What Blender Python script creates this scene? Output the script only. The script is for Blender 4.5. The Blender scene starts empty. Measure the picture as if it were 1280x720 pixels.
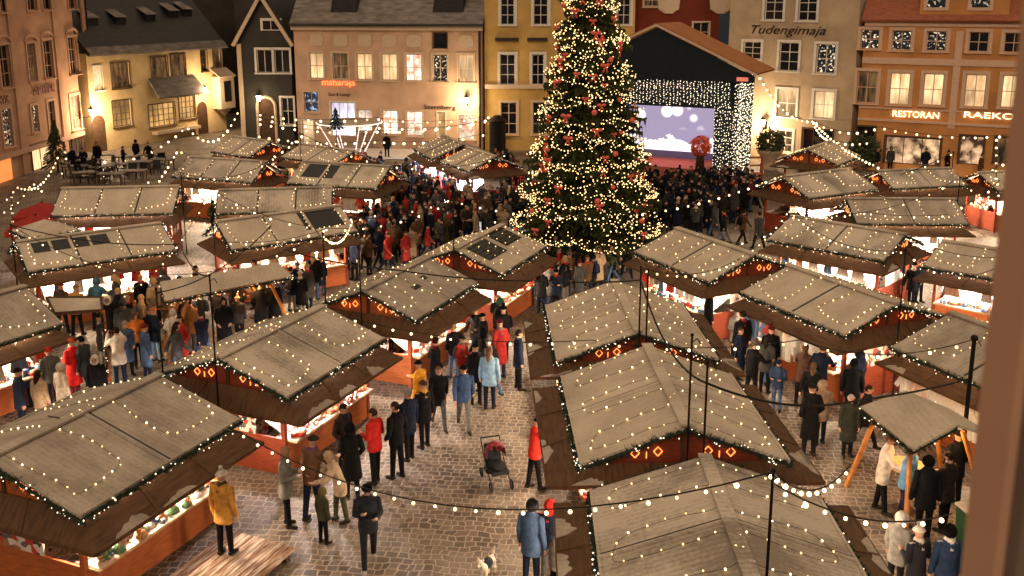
import bpy, bmesh, math, random
from math import sin, cos, pi, radians, sqrt, atan2, tan, exp
from mathutils import Vector, Matrix, Euler
from mathutils.bvhtree import BVHTree

S = bpy.context.scene
COL = S.collection
rnd = random.Random(7)

# ------------------------------------------------------------------ camera
CAM_H = 10.7; CAM_F = 1202.9; CAM_T = radians(12.17); CAM_Y0 = 263.6   # height, focal (px of 1280), pitch, principal row
cam_d = bpy.data.cameras.new('camera'); cam = bpy.data.objects.new('camera', cam_d); COL.objects.link(cam)
cam.location = (0, 0, CAM_H); cam.rotation_euler = (pi/2 - CAM_T, 0, 0)
cam_d.sensor_width = 36; cam_d.lens = 36*CAM_F/1280; cam_d.shift_y = -(360-CAM_Y0)/1280
cam_d.clip_start = 0.05; cam_d.clip_end = 600
cam_d.dof.use_dof = True; cam_d.dof.focus_distance = 28; cam_d.dof.aperture_fstop = 4.0
S.camera = cam

# ------------------------------------------------------------------ world: night sky glowing warm overhead with the lights of the town
w = bpy.data.worlds.new('World'); S.world = w; w.use_nodes = True
nt = w.node_tree; nt.nodes.clear()
def wn(t): return nt.nodes.new(t)
out = wn('ShaderNodeOutputWorld'); bg = wn('ShaderNodeBackground'); bg2 = wn('ShaderNodeBackground'); add = wn('ShaderNodeAddShader')
sky = wn('ShaderNodeTexSky'); sky.sky_type = 'NISHITA'; sky.sun_disc = False
sky.sun_elevation = radians(32); sky.sun_rotation = radians(200)
bg.inputs['Strength'].default_value = 0.0035
nt.links.new(sky.outputs[0], bg.inputs['Color'])
tc = wn('ShaderNodeTexCoord'); sep = wn('ShaderNodeSeparateXYZ'); ramp = wn('ShaderNodeValToRGB')
nt.links.new(tc.outputs['Generated'], sep.inputs[0]); nt.links.new(sep.outputs['Z'], ramp.inputs[0])
e = ramp.color_ramp.elements
e[0].position = 0.08; e[0].color = (0.012, 0.011, 0.013, 1)
e[1].position = 0.75; e[1].color = (1.0, 0.72, 0.46, 1)
bg2.inputs['Strength'].default_value = 0.62
nt.links.new(ramp.outputs[0], bg2.inputs['Color'])
nt.links.new(bg.outputs[0], add.inputs[0]); nt.links.new(bg2.outputs[0], add.inputs[1]); nt.links.new(add.outputs[0], out.inputs[0])

sun_d = bpy.data.lights.new('warm_fill', 'SUN'); sun = bpy.data.objects.new('warm_fill', sun_d); COL.objects.link(sun)  # fill added in place of town floodlights, to brighten facades and fronts
sun_d.energy = 0.62; sun_d.angle = radians(14); sun_d.color = (1.0, 0.76, 0.53)
sun.rotation_euler = (radians(66), 0, radians(-16))       # from behind the camera and its left, over the market

vs = S.view_settings; vs.view_transform = 'Standard'; vs.look = 'None'; vs.gamma = 1; vs.use_curve_mapping = False; vs.exposure = 0.28
S.render.engine = 'CYCLES'; cy = S.cycles
cy.use_denoising = True; cy.denoiser = 'OPENIMAGEDENOISE'; cy.max_bounces = 5; cy.diffuse_bounces = 3; cy.glossy_bounces = 2
cy.transmission_bounces = 2; cy.sample_clamp_indirect = 4.0; cy.use_light_tree = True; cy.caustics_reflective = False; cy.caustics_refractive = False

# ------------------------------------------------------------------ pixel <-> ground helpers (used to read places off the photograph once)
def ray(px, py):
    a = (px-640)/CAM_F; b = -(py-CAM_Y0)/CAM_F
    return Vector((a, cos(CAM_T)+b*sin(CAM_T), -sin(CAM_T)+b*cos(CAM_T)))
def G(px, py, z=0.0):
    d = ray(px, py); t = (z-CAM_H)/d.z
    return Vector((d.x*t, d.y*t, z))
def atY(px, py, Y):
    d = ray(px, py); t = Y/d.y
    return Vector((d.x*t, Y, CAM_H+d.z*t))

# ------------------------------------------------------------------ materials
MATS = {}
def offset_coord(n, l, coord='Object'):
    """object coordinates shifted by where the object stands, so that no two things wear the same stains"""
    t = n.new('ShaderNodeTexCoord'); oi = n.new('ShaderNodeObjectInfo'); v = n.new('ShaderNodeVectorMath'); v.operation = 'MULTIPLY_ADD'; v.inputs[1].default_value = (3.7, 5.3, 2.9)
    l.new(oi.outputs['Location'], v.inputs[0]); l.new(t.outputs[coord], v.inputs[2]); return v
def mat(name, col, rough=0.8, noise=0.15, scale=8.0, metal=0.0, bump=0.0, emit=None, es=0.0, col2=None, thr=None, coord='Object', stretch=None, spec=0.3):
    if name in MATS: return MATS[name]
    m = bpy.data.materials.new(name); m.use_nodes = True; n = m.node_tree.nodes; l = m.node_tree.links
    p = n['Principled BSDF']; p.inputs['Roughness'].default_value = rough; p.inputs['Metallic'].default_value = metal
    p.inputs['Specular IOR Level'].default_value = spec
    c = (*col, 1)
    if noise or col2 or bump:
        t = offset_coord(n, l, coord); nz = n.new('ShaderNodeTexNoise'); nz.inputs['Scale'].default_value = scale; nz.inputs['Detail'].default_value = 5
        if stretch:
            mp = n.new('ShaderNodeMapping'); mp.inputs['Scale'].default_value = stretch
            l.new(t.outputs[0], mp.inputs[0]); l.new(mp.outputs[0], nz.inputs['Vector'])
        else: l.new(t.outputs[0], nz.inputs['Vector'])
        r = n.new('ShaderNodeValToRGB')
        lo, hi = thr if thr else (0.3, 0.7)
        r.color_ramp.elements[0].position = lo; r.color_ramp.elements[1].position = hi
        if col2: r.color_ramp.elements[0].color = c; r.color_ramp.elements[1].color = (*col2, 1)
        else:
            r.color_ramp.elements[0].color = (*[x*(1-noise) for x in col], 1); r.color_ramp.elements[1].color = (*[min(1, x*(1+noise)) for x in col], 1)
        l.new(nz.outputs['Fac'], r.inputs[0]); l.new(r.outputs[0], p.inputs['Base Color'])
        if bump:
            b = n.new('ShaderNodeBump'); b.inputs['Strength'].default_value = bump; b.inputs['Distance'].default_value = 0.02
            l.new(nz.outputs['Fac'], b.inputs['Height']); l.new(b.outputs[0], p.inputs['Normal'])
    else: p.inputs['Base Color'].default_value = c
    if emit:
        p.inputs['Emission Color'].default_value = (*emit, 1); p.inputs['Emission Strength'].default_value = es
    MATS[name] = m
    return m

def lampmat(name, col, es, sample=False, vary=False):
    m = mat(name, col, rough=0.4, noise=0, emit=col, es=es)
    if vary:                                          # no two bulbs burn alike
        n = m.node_tree.nodes; l = m.node_tree.links; oi = n.new('ShaderNodeObjectInfo'); mr = n.new('ShaderNodeMapRange')
        mr.inputs['To Min'].default_value = es*.35; mr.inputs['To Max'].default_value = es*1.5; l.new(oi.outputs['Random'], mr.inputs[0]); l.new(mr.outputs[0], n['Principled BSDF'].inputs['Emission Strength'])
    m.cycles.emission_sampling = 'AUTO' if sample else 'NONE'
    return m

# ------------------------------------------------------------------ mesh builder
class MB:
    def __init__(s): s.v = []; s.f = []; s.m = []
    def poly(s, pts, mi=0):
        b = len(s.v); s.v += [tuple(p) for p in pts]; s.f.append(tuple(range(b, b+len(pts)))); s.m.append(mi); return s
    def raw(s, vs, fs, mi=0):
        b = len(s.v); s.v += [tuple(p) for p in vs]; s.f += [tuple(i+b for i in f) for f in fs]; s.m += [mi]*len(fs); return s
    def box(s, lo, hi, mi=0, M=None):
        x0, y0, z0 = lo; x1, y1, z1 = hi
        vs = [Vector(p) for p in ((x0,y0,z0),(x1,y0,z0),(x1,y1,z0),(x0,y1,z0),(x0,y0,z1),(x1,y0,z1),(x1,y1,z1),(x0,y1,z1))]
        if M is not None: vs = [M @ v for v in vs]
        return s.raw(vs, [(0,3,2,1),(4,5,6,7),(0,1,5,4),(1,2,6,5),(2,3,7,6),(3,0,4,7)], mi)
    def bar(s, a, b, w, h=None, mi=0):
        a = Vector(a); b = Vector(b); h = h or w; d = (b-a); L = d.length
        if L < 1e-6: return s
        M = Matrix.Translation(a) @ d.to_track_quat('X', 'Z').to_matrix().to_4x4()
        return s.box((0, -w/2, -h/2), (L, w/2, h/2), mi, M)
    def slab(s, quad, t, mi=0):
        q = [Vector(p) for p in quad]; n = (q[1]-q[0]).cross(q[2]-q[0]).normalized()
        lo = [p - n*t for p in q]; k = len(q)
        fs = [tuple(range(k)), tuple(reversed(range(k, 2*k)))] + [(i, i+k, (i+1) % k + k, (i+1) % k) for i in range(k)]
        return s.raw(q+lo, fs, mi)
    def tube(s, pts, r, seg=6, mi=0, cap=True):
        pts = [Vector(p) for p in pts]; rs = r if isinstance(r, (list, tuple)) else [r]*len(pts)
        b = len(s.v); n0 = None
        for i, p in enumerate(pts):
            t = (pts[min(i+1, len(pts)-1)] - pts[max(i-1, 0)])
            t = t.normalized() if t.length > 1e-9 else Vector((0, 0, 1))
            if n0 is None:
                n0 = t.orthogonal().normalized()
            else:
                n0 = (n0 - t*n0.dot(t)); n0 = n0.normalized() if n0.length > 1e-6 else t.orthogonal().normalized()
            bi = t.cross(n0)
            for k in range(seg):
                a = 2*pi*k/seg; s.v.append(tuple(p + (n0*cos(a)+bi*sin(a))*rs[i]))
        for i in range(len(pts)-1):
            for k in range(seg):
                k2 = (k+1) % seg
                s.f.append((b+i*seg+k, b+i*seg+k2, b+(i+1)*seg+k2, b+(i+1)*seg+k)); s.m.append(mi)
        if cap:
            s.f.append(tuple(b+k for k in reversed(range(seg)))); s.m.append(mi)
            e0 = b+(len(pts)-1)*seg; s.f.append(tuple(e0+k for k in range(seg))); s.m.append(mi)
        return s
    def rings(s, rings, seg=12, mi=0):
        """closed loft of horizontal ellipses: (cx, cy, z, rx, ry)"""
        b = len(s.v)
        for cx, cy_, z, rx, ry in rings:
            for k in range(seg):
                a = 2*pi*k/seg; s.v.append((cx+rx*cos(a), cy_+ry*sin(a), z))
        for i in range(len(rings)-1):
            for k in range(seg):
                k2 = (k+1) % seg; s.f.append((b+i*seg+k, b+i*seg+k2, b+(i+1)*seg+k2, b+(i+1)*seg+k)); s.m.append(mi)
        s.f.append(tuple(b+k for k in reversed(range(seg)))); s.m.append(mi)
        e0 = b+(len(rings)-1)*seg; s.f.append(tuple(e0+k for k in range(seg))); s.m.append(mi)
        return s
    def ball(s, c, r, seg=8, rg=5, mi=0, M=None):
        rx, ry, rz = r if isinstance(r, (tuple, list)) else (r, r, r); c = Vector(c)
        vs = [Vector((0, 0, -rz))]
        for i in range(1, rg):
            t = pi*i/rg
            vs += [Vector((rx*sin(t)*cos(2*pi*k/seg), ry*sin(t)*sin(2*pi*k/seg), -rz*cos(t))) for k in range(seg)]
        vs.append(Vector((0, 0, rz)))
        if M is not None: vs = [M @ v for v in vs]
        vs = [v + c for v in vs]; fs = []
        for k in range(seg):
            k2 = (k+1) % seg; fs.append((0, 1+k2, 1+k)); fs.append((len(vs)-1, 1+(rg-2)*seg+k, 1+(rg-2)*seg+k2))
            for i in range(rg-2): fs.append((1+i*seg+k, 1+i*seg+k2, 1+(i+1)*seg+k2, 1+(i+1)*seg+k))
        return s.raw(vs, fs, mi)
    def mesh(s, name, mats, smooth=False):
        me = bpy.data.meshes.new(name); me.from_pydata(s.v, [], s.f)
        for m in (mats if isinstance(mats, (list, tuple)) else [mats]): me.materials.append(m)
        if s.m and max(s.m): me.polygons.foreach_set('material_index', s.m)
        if smooth: me.polygons.foreach_set('use_smooth', [True]*len(me.polygons))
        me.update(); return me
    def obj(s, name, mats, parent=None, smooth=False):
        return link(name, s.mesh(name, mats, smooth), parent)

def link(name, me, parent=None, loc=None, rz=None, sc=None):
    o = bpy.data.objects.new(name, me); COL.objects.link(o)
    if parent: o.parent = parent
    if loc is not None: o.location = loc
    if rz is not None: o.rotation_euler = (0, 0, rz)
    if sc is not None: o.scale = (sc, sc, sc) if not isinstance(sc, (tuple, list)) else sc
    return o
def tag(o, label=None, cat=None, group=None, kind=None):
    if label: o['label'] = label
    if cat: o['category'] = cat
    if group: o['group'] = group
    if kind: o['kind'] = kind
    return o
def thing(name, label, cat, loc=(0, 0, 0), rz=0, group=None):
    o = link(name, None, None, loc, rz); o.empty_display_size = 0.2
    return tag(o, label, cat, group)
def copy_tree(o, parent=None):
    c = o.copy(); COL.objects.link(c); c.parent = parent
    for ch in list(o.children): copy_tree(ch, c)
    return c
def text_mesh(txt, size, ext=0.02, font_shear=0.0):
    cu = bpy.data.curves.new('lettering', 'FONT'); cu.body = txt; cu.size = size; cu.extrude = ext; cu.align_x = 'CENTER'; cu.shear = font_shear; cu.resolution_u = 3
    o = bpy.data.objects.new('lettering', cu); COL.objects.link(o)
    dg = bpy.context.evaluated_depsgraph_get(); me = bpy.data.meshes.new_from_object(o.evaluated_get(dg))
    bpy.data.objects.remove(o); bpy.data.curves.remove(cu)
    return me

# common materials
M_snowroof = None
def roofmat(name, base, snow, scale, lo, hi, rot=0.0):
    """roofing felt under a thin trodden crust of snow, faint corrugation along the slope"""
    m = bpy.data.materials.new(name); m.use_nodes = True; n = m.node_tree.nodes; l = m.node_tree.links
    p = n['Principled BSDF']; p.inputs['Roughness'].default_value = 0.9; p.inputs['Specular IOR Level'].default_value = 0.15
    t = offset_coord(n, l); nz = n.new('ShaderNodeTexNoise'); nz.inputs['Scale'].default_value = scale; nz.inputs['Detail'].default_value = 7; nz.inputs['Roughness'].default_value = 0.62
    mp = n.new('ShaderNodeMapping'); mp.inputs['Scale'].default_value = (1, 0.45, 1)
    l.new(t.outputs[0], mp.inputs[0]); l.new(mp.outputs[0], nz.inputs['Vector'])
    wv = n.new('ShaderNodeTexWave'); wv.wave_type = 'BANDS'; wv.bands_direction = 'X'; wv.inputs['Scale'].default_value = 2.6; wv.inputs['Distortion'].default_value = 2.2; wv.inputs['Detail'].default_value = 3; wv.inputs['Detail Scale'].default_value = 2.5
    l.new(t.outputs[0], wv.inputs['Vector'])
    mx = n.new('ShaderNodeMath'); mx.operation = 'MULTIPLY_ADD'; mx.inputs[1].default_value = 0.06
    l.new(wv.outputs['Fac'], mx.inputs[0]); l.new(nz.outputs['Fac'], mx.inputs[2])
    fine = n.new('ShaderNodeTexNoise'); fine.inputs['Scale'].default_value = 14; fine.inputs['Detail'].default_value = 4; l.new(t.outputs[0], fine.inputs['Vector'])
    mf = n.new('ShaderNodeMath'); mf.operation = 'MULTIPLY_ADD'; mf.inputs[1].default_value = 0.30; l.new(fine.outputs['Fac'], mf.inputs[0]); l.new(mx.outputs[0], mf.inputs[2])
    ms = n.new('ShaderNodeMath'); ms.operation = 'SUBTRACT'; ms.inputs[1].default_value = 0.15; l.new(mf.outputs[0], ms.inputs[0]); mx = ms
    r = n.new('ShaderNodeValToRGB'); r.color_ramp.elements[0].position = lo; r.color_ramp.elements[1].position = hi
    r.color_ramp.elements[0].color = (*base, 1); r.color_ramp.elements[1].color = (*snow, 1)
    l.new(mx.outputs[0], r.inputs[0]); l.new(r.outputs[0], p.inputs['Base Color'])
    b = n.new('ShaderNodeBump'); b.inputs['Strength'].default_value = 0.5; b.inputs['Distance'].default_value = 0.03
    l.new(mx.outputs[0], b.inputs['Height']); l.new(b.outputs[0], p.inputs['Normal'])
    MATS[name] = m; return m
M_roofs = [roofmat('snow_dusted_felt', (0.29, 0.245, 0.20), (0.50, 0.43, 0.355), 1.6, 0.36, 0.72),
           roofmat('snow_covered_felt', (0.44, 0.37, 0.29), (0.62, 0.53, 0.425), 1.1, 0.38, 0.70),
           roofmat('patchy_snow_on_felt', (0.27, 0.23, 0.185), (0.58, 0.50, 0.41), 0.85, 0.38, 0.62)]
M_dark = mat('wet_roofing_and_seam_shadow', (0.012, 0.014, 0.018), rough=0.35, noise=0.3)
M_awn = mat('brown_stained_boards', (0.095, 0.048, 0.021), rough=0.7, noise=0.35, scale=3, stretch=(1, 6, 1))
M_awnsnow = mat('brown_boards_with_snow', (0.10, 0.05, 0.021), rough=0.8, col2=(0.46, 0.40, 0.34), thr=(0.54, 0.60), scale=1.0)
M_orange = mat('orange_red_painted_planks', (0.36, 0.095, 0.024), rough=0.6, noise=0.25, scale=4, stretch=(1, 1, 8))
M_red = mat('dark_red_painted_planks', (0.19, 0.035, 0.014), rough=0.6, noise=0.25, scale=4, stretch=(1, 1, 8))
M_wood = mat('pale_sawn_wood', (0.42, 0.26, 0.13), rough=0.75, noise=0.25, scale=5, stretch=(1, 8, 8))
M_beam = mat('dark_brown_beam', (0.07, 0.035, 0.018), rough=0.7, noise=0.3)
M_cloth = mat('white_counter_cloth', (0.50, 0.42, 0.36), rough=0.9, noise=0.08)
M_metal = mat('black_painted_steel', (0.015, 0.014, 0.014), rough=0.45, noise=0.2, metal=0.6)
M_wire = mat('black_cable', (0.01, 0.01, 0.01), rough=0.6, noise=0)
M_needle = mat('dark_spruce_needles', (0.040, 0.052, 0.016), rough=0.7, noise=0.45, scale=3)
M_needle2 = mat('garland_needles', (0.012, 0.026, 0.014), rough=0.7, noise=0.4, scale=9)
M_bulb = lampmat('warm_bulb_glass', (1.0, 0.72, 0.40), 3.2, True, True)
M_fairy = lampmat('fairy_bulb_glass', (1.0, 0.68, 0.32), 3.0, False, True)
M_glint = lampmat('garland_led', (1.0, 0.84, 0.60), 2.0, False)
M_motif = lampmat('amber_light_tube', (1.0, 0.30, 0.07), 1.6, False)
M_lamp = lampmat('stall_lamp_glass', (1.0, 0.82, 0.6), 14.0, False)
M_white = mat('white_paint', (0.72, 0.68, 0.62), rough=0.6, noise=0.06)

def goodsboard(name, cols, scale):
    """printed cloth and cards pinned close together"""
    m = bpy.data.materials.new(name); m.use_nodes = True; n = m.node_tree.nodes; l = m.node_tree.links; p = n['Principled BSDF']; p.inputs['Roughness'].default_value = 0.8
    t = n.new('ShaderNodeTexCoord'); v = n.new('ShaderNodeTexVoronoi'); v.inputs['Scale'].default_value = scale; l.new(t.outputs['Object'], v.inputs['Vector'])
    s = n.new('ShaderNodeSeparateColor'); l.new(v.outputs['Color'], s.inputs[0])
    r = n.new('ShaderNodeValToRGB'); r.color_ramp.interpolation = 'CONSTANT'; e = r.color_ramp.elements
    for i, c in enumerate(cols):
        if i < 2: e[i].position = i/len(cols); e[i].color = (*c, 1)
        else: q = e.new(i/len(cols)); q.color = (*c, 1)
    l.new(s.outputs[0], r.inputs[0]); l.new(r.outputs[0], p.inputs['Base Color']); MATS[name] = m; return m
M_board = goodsboard('cloth_and_card_display', [(.66, .58, .50), (.05, .03, .025), (.60, .50, .42), (.45, .04, .03), (.70, .64, .58), (.30, .16, .07), (.62, .55, .5), (.12, .10, .10)], 9)
M_boardw = goodsboard('white_wares_display', [(.72, .68, .64), (.70, .62, .56), (.10, .08, .08), (.74, .70, .68), (.66, .55, .5), (.72, .68, .64), (.45, .30, .26), (.7, .66, .62)], 7)
# ------------------------------------------------------------------ ground
def ground():
    m = bpy.data.materials.new('cobblestones'); m.use_nodes = True; n = m.node_tree.nodes; l = m.node_tree.links
    p = n['Principled BSDF']; p.inputs['Specular IOR Level'].default_value = 0.35
    t = n.new('ShaderNodeTexCoord'); mp = n.new('ShaderNodeMapping'); mp.inputs['Rotation'].default_value = (0, 0, radians(6))
    l.new(t.outputs['Object'], mp.inputs[0])
    wob = n.new('ShaderNodeTexNoise'); wob.inputs['Scale'].default_value = 1.9; wob.inputs['Detail'].default_value = 2
    l.new(mp.outputs[0], wob.inputs['Vector'])
    va = n.new('ShaderNodeVectorMath'); va.operation = 'MULTIPLY_ADD'; va.inputs[1].default_value = (0.30, 0.26, 0)
    l.new(wob.outputs['Color'], va.inputs[0]); l.new(mp.outputs[0], va.inputs[2])
    br = n.new('ShaderNodeTexBrick'); br.inputs['Scale'].default_value = 1.0
    br.inputs['Brick Width'].default_value = 0.23; br.inputs['Row Height'].default_value = 0.19; br.inputs['Mortar Size'].default_value = 0.02
    br.inputs['Mortar Smooth'].default_value = 0.5; br.inputs['Bias'].default_value = -0.1; br.offset_frequency = 2; br.offset = 0.5
    br.inputs['Color1'].default_value = (0.046, 0.032, 0.023, 1); br.inputs['Color2'].default_value = (0.125, 0.088, 0.062, 1); br.inputs['Mortar'].default_value = (0.235, 0.19, 0.15, 1); br.squash = 0.72; br.squash_frequency = 3
    l.new(va.outputs[0], br.inputs['Vector'])
    big = n.new('ShaderNodeTexNoise'); big.inputs['Scale'].default_value = 0.55; big.inputs['Detail'].default_value = 6; big.inputs['Roughness'].default_value = 0.65
    l.new(t.outputs['Object'], big.inputs['Vector'])
    r = n.new('ShaderNodeValToRGB'); r.color_ramp.elements[0].position = 0.44; r.color_ramp.elements[1].position = 0.66
    r.color_ramp.elements[0].color = (0, 0, 0, 1); r.color_ramp.elements[1].color = (0.42, 0.42, 0.42, 1)
    l.new(big.outputs['Fac'], r.inputs[0])
    mix = n.new('ShaderNodeMixRGB'); mix.inputs['Color2'].default_value = (0.30, 0.25, 0.20, 1)
    l.new(r.outputs[0], mix.inputs['Fac']); l.new(br.outputs['Color'], mix.inputs['Color1']); l.new(mix.outputs[0], p.inputs['Base Color'])
    rr = n.new('ShaderNodeMapRange'); rr.inputs['To Min'].default_value = 0.85; rr.inputs['To Max'].default_value = 0.45
    l.new(big.outputs['Fac'], rr.inputs[0]); l.new(rr.outputs[0], p.inputs['Roughness'])
    b = n.new('ShaderNodeBump'); b.inputs['Strength'].default_value = 0.8; b.inputs['Distance'].default_value = 0.02; b.invert = True
    l.new(br.outputs['Fac'], b.inputs['Height']); l.new(b.outputs[0], p.inputs['Normal'])
    g = MB(); g.poly([(-150, -40, 0), (150, -40, 0), (150, 260, 0), (-150, 260, 0)])
    tag(g.obj('ground', m), kind='structure')
ground()

# ------------------------------------------------------------------ buildings
def litmat(name, a, b, es, scale, lo=0.35, hi=0.6, curtain=True):
    m = bpy.data.materials.new(name); m.use_nodes = True; n = m.node_tree.nodes; l = m.node_tree.links; lvl = es
    p = n['Principled BSDF']; p.inputs['Roughness'].default_value = 0.12; p.inputs['Base Color'].default_value = (0.02, 0.02, 0.02, 1)
    t = n.new('ShaderNodeTexCoord'); nz = n.new('ShaderNodeTexNoise'); nz.inputs['Scale'].default_value = scale; nz.inputs['Detail'].default_value = 3
    r = n.new('ShaderNodeValToRGB'); r.color_ramp.elements[0].position = lo; r.color_ramp.elements[1].position = hi
    r.color_ramp.elements[0].color = (*a, 1); r.color_ramp.elements[1].color = (*b, 1)
    mp = n.new('ShaderNodeMapping'); mp.inputs['Scale'].default_value = (2.2, 1, 0.55) if curtain else (1, 1, 1)
    l.new(t.outputs['Object'], mp.inputs[0]); l.new(mp.outputs[0], nz.inputs['Vector']); l.new(nz.outputs['Fac'], r.inputs[0]); l.new(r.outputs[0], p.inputs['Emission Color'])
    room = n.new('ShaderNodeTexNoise'); room.inputs['Scale'].default_value = 0.45; room.inputs['Detail'].default_value = 0; l.new(t.outputs['Object'], room.inputs['Vector'])   # rooms differ in brightness
    rg = n.new('ShaderNodeMapRange'); rg.inputs['From Min'].default_value = 0.3; rg.inputs['From Max'].default_value = 0.7; rg.inputs['To Min'].default_value = es*.45; rg.inputs['To Max'].default_value = es*1.45
    l.new(room.outputs['Fac'], rg.inputs[0]); l.new(rg.outputs[0], p.inputs['Emission Strength']); MATS[name] = m; m.cycles.emission_sampling = 'AUTO'; return m
P_DARK = mat('dark_window_glass', (0.012, 0.013, 0.017), rough=0.06, noise=0, spec=0.8)
P_LIT = litmat('lit_window_curtains', (0.50, 0.25, 0.09), (1.0, 0.68, 0.36), 1.05, 1.9, 0.25, 0.75)
P_DIM = litmat('dim_window_room', (0.02, 0.012, 0.008), (0.45, 0.22, 0.08), 0.55, 1.6, 0.35, 0.8)
P_BRI = litmat('bright_shop_window', (0.8, 0.30, 0.18), (1.0, 0.84, 0.64), 1.25, 3.2, 0.38, 0.55, False)
P_GLINTS = litmat('dark_glass_painted_glints', (0.004, 0.006, 0.008), (1.0, 0.78, 0.5), 1.3, 6.0, 0.56, 0.66, False)  # glowing noise paints market lights reflected in dark glass
P_SHOP = litmat('shop_interior', (0.05, 0.02, 0.012), (1.0, 0.60, 0.32), 0.75, 1.5, 0.40, 0.62, False)
P_BLUE = litmat('window_with_blue_lights', (0.02, 0.03, 0.05), (0.55, 0.75, 1.0), 1.0, 5.0, 0.55, 0.62, False)
P_AMB = litmat('amber_leaded_window', (0.45, 0.20, 0.04), (1.0, 0.60, 0.22), 0.7, 1.8, 0.25, 0.75)
def plaster(name, c, n=0.20, sc=0.7): return mat(name, c, rough=0.9, noise=n, scale=sc, bump=0.15, spec=0.1)

class House:
    def __init__(s, name, label, O, E, depth, h, wallmat, cat='building'):
        O = Vector((O[0], O[1], 0)); E = Vector((E[0], E[1], 0)); s.O = O; s.u = (E-O).normalized(); s.W = (E-O).length
        s.yaw = atan2(s.u.y, s.u.x); s.root = thing(name, label, cat, O, s.yaw); s.h = h; s.depth = depth; s.wm = wallmat; s.holes = []
        s.n = Vector((s.u.y, -s.u.x, 0))
    def loc(s, px, py):          # photograph pixel -> (x, z) on the facade
        d = ray(px, py); c = Vector((0, 0, CAM_H)); t = (s.O-c).dot(s.n)/d.dot(s.n); p = c+d*t
        return (p-s.O).dot(s.u), p.z
    def rect(s, x0, y0, x1, y1):
        a = s.loc(x0, (y0+y1)/2)[0]; b = s.loc(x1, (y0+y1)/2)[0]; xm = (x0+x1)/2
        return a, s.loc(xm, y1)[1], b, s.loc(xm, y0)[1]
    def window(s, r, pane, cols=2, rows=2, frame=M_white, tw=0.12, sill=True, arch=False, label=None, bars=0.05, rec=0.18):
        x0, z0, x1, z1 = r; s.holes.append(r)
        f = MB()
        if tw:                                         # moulded surround, proud of the wall
            f.box((x0-tw, -0.05, z0-0.02), (x0, 0.02, z1)); f.box((x1, -0.05, z0-0.02), (x1+tw, 0.02, z1)); f.box((x0-tw, -0.055, z1), (x1+tw, 0.02, z1+tw))
        if sill: f.box((x0-tw-0.04, -0.14, z0-0.10), (x1+tw+0.04, 0.02, z0-0.02))
        y = rec-0.07
        f.box((x0, y, z0), (x0+0.06, y+0.05, z1)); f.box((x1-0.06, y, z0), (x1, y+0.05, z1))
        f.box((x0+0.06, y, z0), (x1-0.06, y+0.05, z0+0.06)); f.box((x0+0.06, y, z1-0.06), (x1-0.06, y+0.05, z1))
        for i in range(1, cols):
            xx = x0+(x1-x0)*i/cols; f.box((xx-bars/2, y+0.002, z0+0.06), (xx+bars/2, y+0.045, z1-0.06))
        for j in range(1, rows):
            zz = z0+(z1-z0)*j/rows
            f.box((x0+0.06, y+0.004, zz-bars/2), (x1-0.06, y+0.043, zz+bars/2))
        o = f.obj('window', frame, s.root)
        if label: o['label'] = label
        p = MB(); p.box((x0+0.01, rec-0.03, z0+0.01), (x1-0.01, rec-0.01, z1-0.01)); p.obj('pane', pane, o)
        return o
    def part(s, name, mb, m, label=None, parent=None, smooth=False):
        o = mb.obj(name, m, parent or s.root, smooth)
        if label: o['label'] = label
        return o
    def wall(s, gable=None):
        xs = sorted(set([0, s.W]+[v for r in s.holes for v in (r[0], r[2])])); zs = sorted(set([0, s.h]+[v for r in s.holes for v in (r[1], r[3])]))
        xs = [x for x in xs if 0 <= x <= s.W]; zs = [z for z in zs if 0 <= z <= s.h]
        f = MB()
        for i in range(len(xs)-1):
            for j in range(len(zs)-1):
                cx = (xs[i]+xs[i+1])/2; cz = (zs[j]+zs[j+1])/2
                if any(r[0] < cx < r[2] and r[1] < cz < r[3] for r in s.holes): continue
                f.poly([(xs[i], 0, zs[j]), (xs[i+1], 0, zs[j]), (xs[i+1], 0, zs[j+1]), (xs[i], 0, zs[j+1])])
        for x0, z0, x1, z1 in s.holes:
            d = 0.2
            f.poly([(x0, 0, z0), (x0, 0, z1), (x0, d, z1), (x0, d, z0)]); f.poly([(x1, 0, z1), (x1, 0, z0), (x1, d, z0), (x1, d, z1)])
            f.poly([(x0, 0, z1), (x1, 0, z1), (x1, d, z1), (x0, d, z1)]); f.poly([(x0, 0, z0), (x0, d, z0), (x1, d, z0), (x1, 0, z0)])
            f.poly([(x0, d, z0), (x0, d, z1), (x1, d, z1), (x1, d, z0)])
        W, D, h = s.W, s.depth, s.h
        f.poly([(0, 0, 0), (0, 0, h), (0, D, h), (0, D, 0)]); f.poly([(W, 0, 0), (W, D, 0), (W, D, h), (W, 0, h)]); f.poly([(0, D, 0), (0, D, h), (W, D, h), (W, D, 0)])
        if gable:                                      # front gable to ridge height
            f.poly([(0, 0, h), (W, 0, h), (W/2, 0, gable)]); f.poly([(0, D, h), (W/2, D, gable), (W, D, h)])
        else: f.poly([(0, 0, h), (W, 0, h), (W, D, h), (0, D, h)])
        return f.obj('wall', s.wm, s.root)
    def lean_roof(s, rise, m, over=0.35, t=0.2, label=None):
        """saddle roof with its eaves along the facade"""
        W, D, h = s.W, s.depth, s.h
        f = MB(); f.slab([(-0.15, -over, h-0.05), (W+0.15, -over, h-0.05), (W+0.15, D/2, h+rise), (-0.15, D/2, h+rise)], t)
        f.slab([(W+0.15, D+over, h-0.05), (-0.15, D+over, h-0.05), (-0.15, D/2, h+rise), (W+0.15, D/2, h+rise)], t)
        f.poly([(0, 0, h), (0, D/2, h+rise-0.2), (0, D, h)]); f.poly([(W, 0, h), (W, D, h), (W, D/2, h+rise-0.2)])
        return s.part('roof', f, m, label)
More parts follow.
